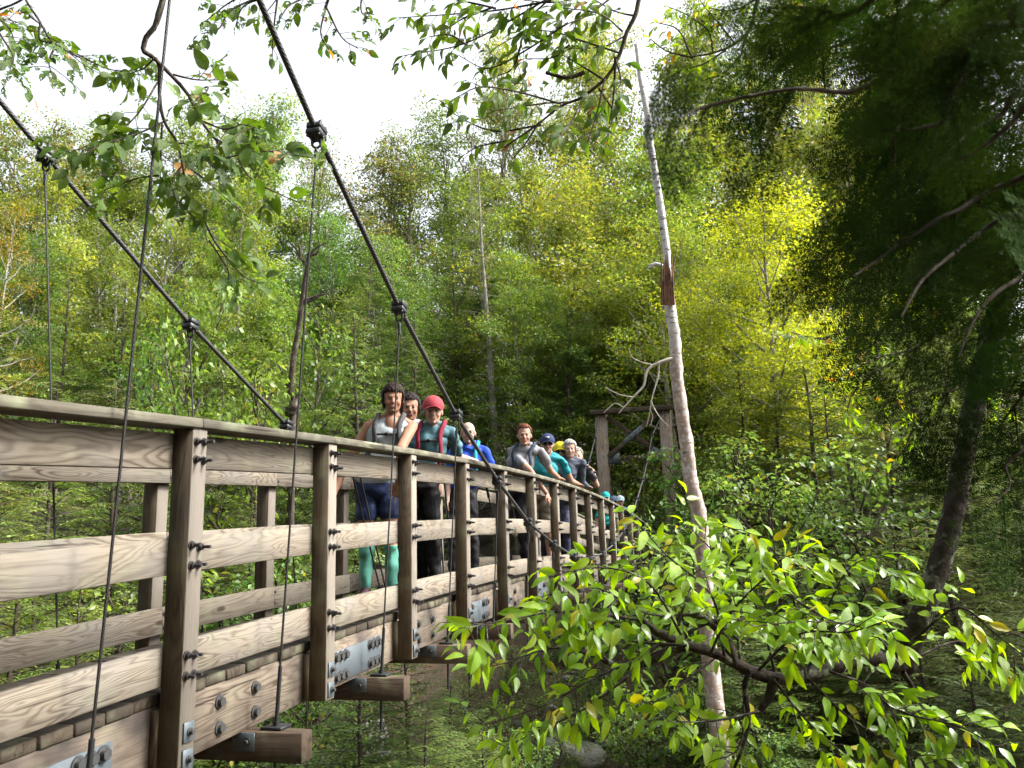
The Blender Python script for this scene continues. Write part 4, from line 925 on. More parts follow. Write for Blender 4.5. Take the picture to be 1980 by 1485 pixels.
bough('overhanging_branch', 'leafy birch branch reaching left from the top centre above the snag', px(1240, -80, 4.0),
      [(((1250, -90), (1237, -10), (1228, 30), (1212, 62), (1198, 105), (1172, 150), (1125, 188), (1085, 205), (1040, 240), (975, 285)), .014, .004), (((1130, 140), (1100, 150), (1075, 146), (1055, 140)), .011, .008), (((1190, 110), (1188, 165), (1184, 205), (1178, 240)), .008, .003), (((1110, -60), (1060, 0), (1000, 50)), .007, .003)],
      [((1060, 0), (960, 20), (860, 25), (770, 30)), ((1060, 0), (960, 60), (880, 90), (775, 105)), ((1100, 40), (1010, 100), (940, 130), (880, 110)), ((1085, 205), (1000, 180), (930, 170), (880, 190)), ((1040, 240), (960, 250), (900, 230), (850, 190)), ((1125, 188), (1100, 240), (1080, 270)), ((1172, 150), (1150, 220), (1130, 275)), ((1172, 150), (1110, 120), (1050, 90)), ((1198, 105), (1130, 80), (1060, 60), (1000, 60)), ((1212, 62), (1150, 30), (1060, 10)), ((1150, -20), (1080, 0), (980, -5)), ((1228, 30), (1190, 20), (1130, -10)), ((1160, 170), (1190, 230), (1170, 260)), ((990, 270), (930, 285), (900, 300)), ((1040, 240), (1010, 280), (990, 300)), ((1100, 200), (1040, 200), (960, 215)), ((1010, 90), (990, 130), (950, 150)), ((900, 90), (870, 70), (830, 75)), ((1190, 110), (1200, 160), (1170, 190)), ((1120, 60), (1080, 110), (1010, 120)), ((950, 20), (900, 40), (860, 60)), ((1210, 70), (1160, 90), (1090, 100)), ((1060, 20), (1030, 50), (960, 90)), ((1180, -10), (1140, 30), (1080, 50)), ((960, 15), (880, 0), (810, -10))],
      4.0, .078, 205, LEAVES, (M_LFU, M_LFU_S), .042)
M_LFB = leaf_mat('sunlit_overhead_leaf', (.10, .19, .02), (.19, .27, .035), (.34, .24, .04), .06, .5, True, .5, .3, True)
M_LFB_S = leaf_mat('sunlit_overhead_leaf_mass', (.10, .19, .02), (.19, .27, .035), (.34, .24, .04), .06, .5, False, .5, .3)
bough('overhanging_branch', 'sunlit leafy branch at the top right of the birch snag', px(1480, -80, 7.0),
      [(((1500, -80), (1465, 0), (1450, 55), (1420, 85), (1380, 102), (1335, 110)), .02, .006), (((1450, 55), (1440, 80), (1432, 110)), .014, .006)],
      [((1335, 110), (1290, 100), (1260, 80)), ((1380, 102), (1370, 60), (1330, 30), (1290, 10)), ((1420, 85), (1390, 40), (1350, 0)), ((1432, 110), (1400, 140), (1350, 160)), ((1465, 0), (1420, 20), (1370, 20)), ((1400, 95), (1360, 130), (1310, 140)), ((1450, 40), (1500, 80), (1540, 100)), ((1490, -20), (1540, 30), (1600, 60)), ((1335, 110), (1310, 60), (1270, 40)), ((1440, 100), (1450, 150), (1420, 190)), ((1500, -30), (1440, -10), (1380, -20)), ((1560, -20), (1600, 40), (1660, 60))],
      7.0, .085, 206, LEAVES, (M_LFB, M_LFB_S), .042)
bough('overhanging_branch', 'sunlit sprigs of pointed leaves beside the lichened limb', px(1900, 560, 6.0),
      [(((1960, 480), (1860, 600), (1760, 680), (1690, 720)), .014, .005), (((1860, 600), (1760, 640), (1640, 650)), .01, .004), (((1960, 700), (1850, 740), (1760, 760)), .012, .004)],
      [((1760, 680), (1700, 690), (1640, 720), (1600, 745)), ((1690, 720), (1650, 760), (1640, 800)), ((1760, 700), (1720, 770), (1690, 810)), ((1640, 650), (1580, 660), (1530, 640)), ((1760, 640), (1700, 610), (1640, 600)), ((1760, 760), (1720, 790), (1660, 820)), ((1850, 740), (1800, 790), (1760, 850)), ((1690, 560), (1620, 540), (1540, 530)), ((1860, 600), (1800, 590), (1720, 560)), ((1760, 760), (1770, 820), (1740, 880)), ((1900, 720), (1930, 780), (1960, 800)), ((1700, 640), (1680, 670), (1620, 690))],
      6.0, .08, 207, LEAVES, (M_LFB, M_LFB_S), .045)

# ------------------------------------------------------------------ near hemlock, right, dark against the light and out of focus
def hemlock_spray(seed):
    r = np.random.default_rng(seed); C = []; D = []; Nn = []; Ls = []; wd = []
    L = .34; ax = np.array([(.0, t*L, -.10*t*t*L*2) for t in np.linspace(0, 1, 9)]); wd.append(tube(ax, np.linspace(.0028, .0009, 9), 4))
    def needles(P, n):
        seg = np.linspace(0, len(P)-1.001, n)
        for k, s in enumerate(seg):
            j = int(s); a = P[j]+(P[j+1]-P[j])*(s-j); T = unit(P[j+1]-P[j]); sd = unit(np.cross(T, (0, 0, 1)))*(1 if k % 2 else -1)
            C.append(a); D.append(unit(sd*.95+T*.45+r.normal(0, .12, 3))); Nn.append(unit(np.array([0, 0, 1.])+r.normal(0, .2, 3))); Ls.append(.019*r.uniform(.7, 1.2))
    needles(ax, 110)
    for i in range(13):
        t = .06+.9*i/13; j = min(int(t*8), 7); a = ax[j]+(ax[j+1]-ax[j])*(t*8-j); s = 1 if i % 2 else -1; ln = (.19*(1-t)**.75+.025)*r.uniform(.75, 1.15)
        d = unit(np.array([s*.8, .65, -.12])+r.normal(0, .07, 3)); Q = np.array([a+d*ln*q+np.array([0, 0, -1])*.12*ln*q*q for q in np.linspace(0, 1, 5)]); wd.append(tube(Q, np.linspace(.0013, .0006, 5), 3)); needles(Q, int(ln/.0032))
        if ln > .08:
            for q in (.4, .65):
                b = Q[int(q*4)]; d2 = unit(d+np.array([-s*.5, .6, -.05])); Q2 = np.array([b+d2*ln*.4*w for w in np.linspace(0, 1, 4)]); needles(Q2, int(ln*.4/.0032))
    V, F = leaf_quads(np.array(C), np.array(D), np.array(Nn), np.array(Ls), np.array(Ls)*.20, .0)
    v, f = join(wd+[(V, F)]); return npmesh('needle_spray', v, f)
SPRAYS = [hemlock_spray(s) for s in (1, 2, 3)]
M_HEMN = leaf_mat('near_hemlock_needles', (.010, .024, .005), (.024, .048, .009), (.03, .045, .010), .04, .18, True, .9, .04)
r = np.random.default_rng(303)
hb = px(2360, 1049, 2.2); hb[2] = gz(hb[0], hb[1])-.1
hem = empty('hemlock_tree', tuple(hb)); tag(hem, 'near dark hemlock whose blurred boughs fill the upper right', 'hemlock')
branch('trunk', [hb, px(2370, 600, 2.2), px(2400, -700, 2.3), px(2420, -2500, 2.5)], .14, .07, M_BARKD, hem, hb, 12, 6)
HB = [((2370, 90), (1980, 40), (1750, 110), (1540, 185), (1325, 225), .95, .85), ((2370, 20), (1980, -40), (1800, -10), (1640, 10), (1480, -10), .8, .8), ((2370, 200), (2000, 120), (1850, 210), (1790, 330), (1750, 430), 1.5, 1.4),
      ((2370, 220), (2000, 190), (1880, 250), (1800, 350), (1730, 450), 1.3, 1.2), ((2370, 320), (2050, 300), (1930, 350), (1820, 440), (1640, 555), 1.0, .95), ((2370, 120), (2050, 60), (1900, 100), (1780, 150), (1660, 210), 1.6, 1.6),
      ((2370, 380), (2050, 370), (1950, 420), (1860, 500), (1740, 600), 1.0, .9), ((2370, 500), (2080, 480), (1980, 520), (1910, 590), (1850, 680), 1.2, 1.1), ((2370, -100), (1980, -80), (1800, -40), (1700, 40), (1650, 100), 1.1, 1.1),
      ((2370, 0), (2000, 0), (1920, 60), (1860, 150), (1820, 230), .9, .9), ((2370, 300), (2100, 290), (2000, 330), (1940, 400), (1890, 480), 1.5, 1.5), ((2370, 80), (2000, 60), (1860, 100), (1760, 200), (1680, 280), 2.0, 2.0),
      ((2370, 450), (2050, 430), (1920, 460), (1800, 500), (1690, 580), 1.7, 1.7), ((2370, -60), (1990, -20), (1760, 50), (1620, 80), (1480, 100), 1.3, 1.3), ((2370, 200), (1960, 170), (1800, 280), (1760, 380), (1720, 460), 2.2, 2.2),
      ((2370, 300), (1980, 270), (1900, 370), (1790, 450), (1720, 540), 2.0, 2.0), ((2370, -50), (2000, -60), (1880, 10), (1780, 90), (1700, 170), 1.8, 1.8), ((2370, 250), (2010, 190), (1920, 260), (1850, 340), (1800, 410), 1.2, 1.2),
      ((2370, 600), (2100, 640), (2020, 700), (1970, 780), (1930, 860), 1.6, 1.6), ((2370, 150), (2050, 130), (1960, 190), (1900, 280), (1870, 360), 1.9, 1.9), ((2370, -20), (1980, 30), (1840, 40), (1720, 60), (1600, 40), 2.1, 2.1), ((2370, 60), (1960, 100), (1820, 180), (1760, 260), (1740, 320), 1.0, 1.0), ((2370, 560), (2060, 560), (1960, 620), (1880, 700), (1800, 780), 1.7, 1.6), ((2370, 820), (2080, 790), (2020, 830), (1960, 900), (1920, 980), 1.6, 1.5)]
HB = [(*b[:-2], b[-2]*1.2+.05, b[-1]*1.2+.05) for b in HB]
sprays = []
for b in HB:
    L, d0, d1 = b[:-2], b[-2], b[-1]; d0_ = 2.2
    pts = [px(u+r.normal(0, 9), v+r.normal(0, 12), (2.2, d0, d0, (d0+d1)/2, d1)[k]) for k, (u, v) in enumerate(L)]
    pts = [w for k in range(len(pts)-1) for w in (pts[k], (pts[k]+pts[k+1])/2+(r.normal(0, .012, 3) if k else np.zeros(3)))]+[pts[-1]]
    P = smooth_path(pts, 8); branch('branch', pts, .008, .0015, M_BARKD, hem, hb, 5, 6)
    seg = np.linalg.norm(np.diff(P, axis=0), axis=1); cum = np.concatenate([[0], np.cumsum(seg)]); s = cum[16]*1.0; k = 0
    while s < cum[-1]:
        j = min(np.searchsorted(cum, s), len(P)-1)-1; a = P[j]; T = unit(P[j+1]-P[j]); k += 1
        vw = unit(CAM-a); sd = unit(np.cross(T, vw))*(1 if k % 2 else -1)
        d = unit(T*.75+sd*r.uniform(.35, 1.0)+np.array([0, 0, -.22])+r.normal(0, .15, 3)); Z = unit(-vw+np.array([0, 0, .45])+r.normal(0, .28, 3)); X = unit(np.cross(d, Z)); Z = np.cross(X, d)
        dz = float((a-CAM) @ CF); sc = r.uniform(.26, .52)*dz; sprays.append((mat_axes(a, X, d, Z) @ Matrix.Diagonal((sc, sc, sc, 1)), k % 3, dz))
        s += r.uniform(.036, .075)*dz
r.shuffle(sprays); rest = []
for i, (M, k, dz) in enumerate(sprays):
    if i < 300: obj('needle_spray', SPRAYS[k], M_HEMN, hem, M)
    else: rest.append((M, k))
if rest:
    parts = []
    for M, k in rest:
        me = SPRAYS[k]; V = np.zeros(len(me.vertices)*3, dtype=np.float32); me.vertices.foreach_get('co', V); V = V.reshape(-1, 3) @ np.array(M.to_3x3()).T+np.array(M.translation)-hb
        me.calc_loop_triangles(); F = np.zeros(len(me.loop_triangles)*3, dtype=np.int32); me.loop_triangles.foreach_get('vertices', F); parts.append((V, F.reshape(-1, 3)))
    V, F = join(parts); o = obj('foliage', npmesh('foliage', V, F), M_HEMN, hem, Matrix.Translation(tuple(hb))); o['kind'] = 'stuff'

# ------------------------------------------------------------------ hikers
n = N('clothed_skin'); at = n('Attribute', {'attribute_name': 'Col'}).outputs['Color']
tc = n('TexCoord').outputs['Object']; f = noise_vec(n, tc, 22.0, 3.0); g = noise_vec(n, tc, 7.0, 2.0)
c = n('HueSaturation', Color=at, Value=n('MapRange', Value=g, **{'To Min': .50, 'To Max': .72}).outputs[0]).outputs[0]
M_BODY = n.out(n('BsdfPrincipled', Base_Color=c, Roughness=.65, Normal=n('Bump', Height=n.math('ADD', g, n.math('MULTIPLY', f, .4)), Strength=.35, Distance=.03).outputs[0], **{'Specular IOR Level': .25}).outputs[0])
_pm = {}
def plain(name, c, rough=.7, spec=.25, sc=30.0, strands=False):
    if name in _pm: return _pm[name]
    n = N(name); tc = n('TexCoord').outputs['Object']; f = noise_vec(n, tc, sc, 3.0)
    cc = n.mix(f, tuple(v*.48 for v in c), tuple(min(1, v*.85) for v in c))
    _pm[name] = n.out(n('BsdfPrincipled', Base_Color=cc, Roughness=rough, Normal=n('Bump', Height=f, Strength=.4, Distance=.01).outputs[0], **{'Specular IOR Level': spec}).outputs[0]); return _pm[name]
def capsule(a, b, r0, r1, nseg=14):
    a, b = np.array(a, float), np.array(b, float); L = np.linalg.norm(b-a); T = (b-a)/max(L, 1e-9)
    P = []; R = []
    for t in np.linspace(-math.pi/2, 0, 5)[:-1]: P.append(a+T*r0*math.sin(t)); R.append(max(r0*math.cos(t), 1e-4))
    for t in np.linspace(0, 1, 4): P.append(a+(b-a)*t); R.append(r0+(r1-r0)*t)
    for t in np.linspace(0, math.pi/2, 5)[1:]: P.append(b+T*r1*math.sin(t)); R.append(max(r1*math.cos(t), 1e-4))
    V, F = tube(np.array(P), np.array(R), nseg); n = len(P)
    V = np.vstack([V, V[:nseg].mean(0), V[-nseg:].mean(0)]); m = len(V)
    c0 = np.array([[(i+1) % nseg, i, m-2] for i in range(nseg)]); c1 = np.array([[(n-1)*nseg+i, (n-1)*nseg+(i+1) % nseg, m-1] for i in range(nseg)])
    return V, [F, np.vstack([c0, c1])]
def ellipsoid(c, rad, Rm=None):
    V, F = ICO3; V = V*np.array(rad)
    if Rm is not None: V = V @ np.array(Rm).T
    return V+np.array(c), [F]
class Body:
    def __init__(s): s.prims = []; s.V = []; s.F3 = []; s.F4 = []; s.n = 0
    def _add(s, V, Fs):
        s.V.append(V)
        for f in Fs: (s.F4 if f.shape[1] == 4 else s.F3).append(f+s.n)
        s.n += len(V)
    def cap(s, a, b, r0, r1, colr):
        s._add(*capsule(a, b, r0, r1)); s.prims.append(('c', np.array(a, float), np.array(b, float), r0, r1, colr))
    def ell(s, c, rad, colr, Rm=None):
        Rm = np.eye(3) if Rm is None else np.array(Rm); s._add(*ellipsoid(c, rad, Rm)); s.prims.append(('e', np.array(c, float), np.array(rad, float), Rm, colr))
    def build(s, name, voxel, iters=2):
        fs = ([np.vstack(s.F4)] if s.F4 else [])+([np.vstack(s.F3)] if s.F3 else [])
        me = npmesh(name, np.vstack(s.V), fs); o = bpy.data.objects.new('tmp', me); col.objects.link(o)
        m = o.modifiers.new('r', 'REMESH'); m.mode = 'VOXEL'; m.voxel_size = voxel
        m2 = o.modifiers.new('s', 'SMOOTH'); m2.factor = .5; m2.iterations = iters
        dg = bpy.context.evaluated_depsgraph_get(); out = bpy.data.meshes.new_from_object(o.evaluated_get(dg)); out.name = name
        bpy.data.objects.remove(o); bpy.data.meshes.remove(me)
        nv = len(out.vertices); co = np.zeros(nv*3, dtype=np.float32); out.vertices.foreach_get('co', co); co = co.reshape(-1, 3).astype(float)
        best = np.full(nv, 1e9); colr = np.zeros((nv, 4), dtype=np.float32); colr[:, 3] = 1
        for p in s.prims:
            if p[0] == 'c':
                a, b, r0, r1, k = p[1:]; ab = b-a; t = np.clip((co-a) @ ab/max(ab @ ab, 1e-9), 0, 1); d = np.linalg.norm(co-a-t[:, None]*ab, axis=1)-(r0+(r1-r0)*t)
            else:
                c, rad, Rm, k = p[1:]; q = (co-c) @ Rm; d = (np.linalg.norm(q/rad, axis=1)-1)*rad.min()
            w = d < best; best[w] = d[w]; colr[w, :3] = k
        return out, co, colr
def finish(out, colr):
    a = out.color_attributes.new('Col', 'FLOAT_COLOR', 'POINT'); a.data.foreach_set('color', colr.ravel())
    out.polygons.foreach_set('use_smooth', np.ones(len(out.polygons), dtype=bool)); out.materials.append(M_BODY); return out
def hand(B, wrist, d, pn, s, skin, curl=.5, spread=.16, thumb=1):
    """palm and five fingers; d points along the hand, pn out of the back of it"""
    d = unit(d); pn = unit(pn-d*(pn @ d)); sd = np.cross(d, pn)*thumb
    pc = wrist+d*.05*s; R = np.stack([sd, d, pn], 1); B.ell(pc, (.038*s, .05*s, .015*s), skin, R)
    for i, (off, ln) in enumerate(((.029, .068), (.0105, .077), (-.0085, .071), (-.027, .055))):
        k = wrist+d*.088*s+sd*off*s; dd = unit(d+sd*spread*off/.02-pn*.15*curl); m = k+dd*ln*.5*s; e = m+unit(dd-pn*curl*1.1)*ln*.5*s
        B.cap(k-d*.012*s, m, .0088*s, .0078*s, skin); B.cap(m, e, .0078*s, .0064*s, skin)
    k = wrist+d*.028*s+sd*.03*s; m = k+unit(d*.6+sd*.8-pn*.2)*.036*s; e = m+unit(d*.85+sd*.35-pn*.3)*.03*s
    B.cap(k, m, .0115*s, .0095*s, skin); B.cap(m, e, .0095*s, .0075*s, skin)
RAILTOP = 1.145
def deck(y): return camb(y)+.1135
PEOPLE = {}
def person(key, label, x, y, H, face=None, lean=(0, 0), shirt=(.3, .3, .3), sleeve=.55, skin=(.50, .29, .20), lower='trousers', lowc=(.02, .02, .025), sock=None, shoe=(.06, .05, .06), arms=(None, None),
           hair=None, hat=None, glasses=None, voxel=.0075, headup=None, hair_len=.0, smile=True, stance=.11, vneck=0, headshift=(0, 0, 0)):
    z0 = deck(y); O = np.array([x, y, z0]); s = H/1.66
    toC = unit(np.array([CAM[0]-x, CAM[1]-y, 0])); fr = toC if face is None else unit(np.array([math.sin(face), -math.cos(face), 0]))
    rt = np.cross(fr, (0, 0, 1)); up = np.array([0, 0, 1.0])          # rt: the figure's own left-right axis, +rt to the figure's right
    ln = np.array([lean[0], lean[1], 0.0])
    B = Body(); Lp = lambda a, b, c_: (rt*a+fr*b+up*c_)*s               # local to world offset
    hipc = Lp(0, -.02, .90)+ln*-.12; pel = Lp(0, -.01, .95)+ln*-.08; waist = Lp(0, 0, 1.06)+ln*.12; chest = Lp(0, .005, 1.24)+ln*.62; shc = Lp(0, -.005, 1.355)+ln*.95; neckb = Lp(0, .0, 1.405)+ln*1.02
    hc = Lp(0, .035, 1.548)+ln*1.15+np.array(headshift)
    R3 = np.stack([rt, fr, up], 1)
    # legs
    for sd in (-1, 1):
        hip = hipc+rt*sd*.085*s; knee = Lp(sd*stance*.9, .02, .475); ank = Lp(sd*stance, -.02, .085)
        lc = lowc if lower == 'trousers' else skin
        if lower == 'trousers':
            B.cap(hip, knee, .088*s, .064*s, lowc); B.cap(knee, ank+up*.03*s, .063*s, .056*s, lowc)
        else:
            hem = hip+(knee-hip)*(.62 if lower == 'shorts' else .55)
            B.cap(hip, hem, .094*s, .088*s, lowc); B.cap(hip, knee, .08*s, .055*s, skin)
            calf = knee+(ank-knee)*.3-fr*.018*s
            kk = sock if sock is not None else skin
            B.cap(knee, knee+(ank-knee)*.14, .054*s, .053*s, skin); B.cap(knee+(ank-knee)*.2, calf+(ank-knee)*.08, .055*s, .058*s, kk); B.cap(calf, ank, .056*s, .038*s, kk)
        ft = ank-up*.045*s; B.cap(ft-fr*.04*s, ft+fr*.12*s, .042*s, .036*s, shoe); B.cap(ank, ft, .042*s, .045*s, shoe)
    if lower == 'skirt': B.ell(hipc-up*.03*s, (.18*s, .135*s, .14*s), lowc, R3)
    B.ell(hipc+up*.02*s, (.172*s, .125*s, .12*s), lowc, R3)
    # torso
    B.ell(waist, (.158*s, .116*s, .13*s), shirt, R3); B.ell((waist+pel)/2-up*.02*s, (.168*s, .122*s, .085*s), shirt, R3)
    B.ell(chest, (.163*s, .118*s, .16*s), shirt, R3); B.ell(shc-up*.012*s, (.168*s, .085*s, .07*s), shirt, R3)
    for sd in (-1, 1): B.cap(neckb+rt*sd*.03*s, shc+rt*sd*.16*s-up*.02*s, .046*s, .046*s, shirt if not vneck or abs(vneck) < 2 else skin)
    if sleeve == 0: B.ell(pel-up*.02*s+fr*.02*s, (.17*s, .125*s, .085*s), shirt, R3)
    if vneck: B.ell(neckb+fr*.06*s-up*.075*s, (.062*s, .045*s, .085*s), skin, R3)
    # arms: (elbow, wrist) offsets from the feet in world axes, or hanging
    for i, sd in enumerate((-1, 1)):
        sh = shc+rt*sd*.168*s-up*.018*s; A_ = arms[i]
        if A_ is None: el = sh+Lp(sd*.06, -.02, -.29); wr = el+Lp(sd*.01, .08, -.24)
        else: el, wr = [np.array(v, float) for v in A_[:2]]
        if np.linalg.norm(el-sh) > .30*s*1.15: el = sh+unit(el-sh)*.30*s*1.15
        if np.linalg.norm(wr-el) > .27*s*1.15: wr = el+unit(wr-el)*.27*s*1.15
        B.cap(sh, el, .047*s, .038*s, skin if sleeve < 2 else shirt); B.cap(el, wr, .037*s, .025*s, skin if sleeve < 2 else shirt)
        if 0 < sleeve < 2: B.cap(sh, sh+(el-sh)*sleeve, .048*s, .056*s, shirt)
        if sleeve >= 2: B.cap(sh, el, .056*s, .049*s, shirt); B.cap(el, el+(wr-el)*.85, .048*s, .036*s, shirt)
        hd = A_[2] if A_ is not None and len(A_) > 2 else unit(wr-el)
        pn = A_[3] if A_ is not None and len(A_) > 3 else (up if A_ is not None else rt*sd)
        hand(B, wr, np.array(hd, float), np.array(pn, float)+1e-3, s, skin, .45, .25, sd)
    # neck and head, turned to the camera
    hf = unit(np.array([CAM[0]-x, CAM[1]-y, -.25])) if headup is None else unit(np.array(headup, float)); hr = unit(np.cross(hf, up)); hu = np.cross(hr, hf); HR = np.stack([hr, hf, hu], 1)
    hp = lambda a, b, c_: hc+(hr*a+hf*b+hu*c_)*s
    B.cap(neckb-up*.02*s, hp(0, -.03, -.05), .054*s, .05*s, skin)
    B.ell(hp(0, -.012, .03), (.074*s, .092*s, .086*s), skin, HR); B.ell(hp(0, .02, -.032), (.061*s, .068*s, .084*s), skin, HR); B.ell(hp(0, .036, -.083), (.043*s, .043*s, .03*s), skin, HR)
    B.cap(hp(-.03, .078, .014), hp(.03, .078, .014), .0125*s, .0125*s, skin); B.cap(hp(0, .086, .0), hp(0, .106, -.036), .0085*s, .0135*s, skin)
    for sd in (-1, 1):
        B.ell(hp(sd*.034, .062, -.036), (.024*s, .022*s, .024*s), skin, HR); B.ell(hp(sd*.075, -.004, -.012), (.011*s, .02*s, .031*s), skin, HR)
    lip = tuple(np.array(skin)*np.array((.80, .52, .52)))
    B.cap(hp(-.016, .083, -.0615), hp(.016, .083, -.0615), .0078*s, .0078*s, lip); B.cap(hp(-.014, .081, -.0735), hp(.014, .081, -.0735), .0085*s, .0085*s, lip); B.ell(hp(0, .07, -.1), (.02*s, .019*s, .016*s), skin, HR)
    # shift so the feet are at the origin of the mesh
    out, co, colr = B.build('body', voxel)
    cloth = (np.abs(colr[:, :3]-np.array(skin, dtype=np.float32)).sum(1) > .02) & (co[:, 2] < (neckb[2]+.03)) & (co[:, 2] > .1)
    nrm = np.zeros(len(co)*3, dtype=np.float32); out.vertices.foreach_get('normal', nrm); nrm = nrm.reshape(-1, 3); rr_ = np.random.default_rng(sum(map(ord, key))+5); w_ = np.zeros(len(co))
    for k_ in range(7):
        dv = unit(rr_.normal(size=3)*np.array([1, 1, 1.5])); fq = rr_.uniform(22, 75); w_ += np.sin(co @ dv*fq+rr_.uniform(0, 6)+1.8*np.sin(co @ unit(rr_.normal(size=3))*fq*.45))/(fq/30)
    co2 = co+nrm*(np.where(cloth, .0042*w_+.002, 0))[:, None]; out.vertices.foreach_set('co', co2.astype(np.float32).ravel()); out.update()
    q = (co-hc) @ HR/s
    def paint(c, rad, k, a=1.0):
        w = ((np.abs((q-np.array(c))/np.array(rad))**2).sum(1) < 1); colr[w, :3] = colr[w, :3]*(1-a)+np.array(k)*a
    for sd in (-1, 1):
        paint((sd*.030, .075, -.004), (.019, .03, .0105), np.array(skin)*.5, .6); paint((sd*.031, .085, .0225), (.021, .03, .0055), (.12, .08, .06), .55)
        paint((sd*.036, .06, -.035), (.022, .04, .02), np.array(skin)*np.array((1.12, .86, .82)), .5)
    if smile: paint((0, .088, -.0665), (.019, .03, .0052), (.58, .5, .45), .65)
    root = empty('person', tuple(O)); tag(root, label, 'person', 'hikers lined up along the bridge'); T = Matrix.Translation(tuple(O))
    obj('body', finish(out, colr), None, root, T)
    if not (glasses and glasses == 'sun'):
        for sd in (-1, 1):
            m = MB(); V, F = ellipsoid(hp(sd*.030, .0735, -.004), (.0125*s, .009*s, .0068*s), HR); m.add(V, F[0]); obj('eye', m.mesh('eye', True), plain('eye_white', (.34, .30, .28), .3), root, T)
            m = MB(); V, F = ellipsoid(hp(sd*.030, .0815, -.004), (.0058*s, .004*s, .0058*s), HR); m.add(V, F[0]); obj('iris', m.mesh('iris', True), plain('eye_dark', (.03, .02, .015), .2), root, T)
    if hair:                                                  # strands lying over the skull
        r = np.random.default_rng(sum(map(ord, key))); m = MB(); kind, hcol = hair; NS = 230
        for i in range(NS):
            az = r.uniform(-math.pi, math.pi); front = math.cos(az)          # 0 = forehead
            if kind == 'short': L = r.uniform(.75, 1.0)*(1.62 if front < .3 else 1.02)
            elif kind == 'bangs': L = r.uniform(.85, 1.0)*(2.0 if front < .3 else 1.42)
            else: L = r.uniform(.85, 1.0)*(1.95 if front < .4 else 1.2)
            pts = []
            for t in np.linspace(0, 1, 9):
                th = t*L; dx, dy = math.sin(az), math.cos(az)
                if th < 1.45: w = np.array([math.sin(th)*dx*.080, math.sin(th)*dy*.098-.012, .03+math.cos(th)*.094])
                else: w = np.array([dx*.080, dy*.098-.012, .03+.011-(th-1.45)*(.14+hair_len)])
                pts.append(hp(*(w*(1+r.normal(0, .025))+r.normal(0, .0035, 3))))
            m.tube(np.array(pts), np.array([.005, .008, .0095, .0105, .0105, .010, .009, .007, .0035])*s, 5, False)
        obj('hair', m.mesh('hair', True), plain('hair_'+key, hcol, .6, .12, 90.0), root, T)
    if hat:
        m = MB(); kind, k1, k2 = hat; V, F = ICO4; w = V[:, 2] > -.16; V2 = V.copy(); V2[:, 2] = np.maximum(V2[:, 2], -.16)
        P_ = np.array([hp(a*.096, b*.114-.011, .038+c_*.104) for a, b, c_ in V2]); m.add(P_, F); cap_o = obj('cap', m.mesh('cap', True), plain('cap_'+key, k1, .8), root, T)
        rows = []
        for t in np.linspace(0, 1, 6):
            rows.append([hp((.090-.016*t*t)*math.sin(a), .088*math.cos(a)*(1)+.008+t*.072*math.cos(a*.55), .036-.012*t-.020*math.sin(a)**2) for a in np.linspace(-1.35, 1.35, 13)])
        G = np.array(rows).reshape(-1, 3); i_ = (np.arange(5)[:, None]*13+np.arange(12)[None]).ravel(); F1 = np.stack([i_, i_+1, i_+14, i_+13], 1)
        m = MB(); m.add(G, F1); m.add(G-hu*.004*s, F1[:, ::-1]); obj('brim', m.mesh('brim', True), plain('brim_'+key, k2, .8), cap_o, T)
    if glasses:
        m = MB(); dark = glasses == 'sun'
        if dark:
            for sd in (-1, 1): V, F = ellipsoid(hp(sd*.033, .088, -.005), (.029*s, .008*s, .020*s), HR); m.add(V, F[0])
            obj('sunglasses', m.mesh('sunglasses', True), plain('dark_lens', (.01, .01, .012), .12, .6), root, T)
        else:
            for sd in (-1, 1): m.tube(np.array([hp(sd*.033+.026*math.cos(a), .098, -.006+.019*math.sin(a)) for a in np.linspace(0, 6.2832, 17)]), .0022*s, 5, False); m.tube(np.array([hp(sd*.06, .096, 0), hp(sd*.078, .0, .002)]), .002*s, 5)
            m.tube(np.array([hp(-.008, .1, -.003), hp(.008, .1, -.003)]), .002*s, 5); obj('glasses', m.mesh('glasses'), plain('glasses_frame', (.05, .035, .03), .4), root, T)
    PEOPLE[key] = dict(O=O, rt=rt, fr=fr, up=up, s=s, shc=shc, chest=chest, waist=waist, neckb=neckb, hc=hc, hp=hp, T=T, root=root, pel=pel)
    return root
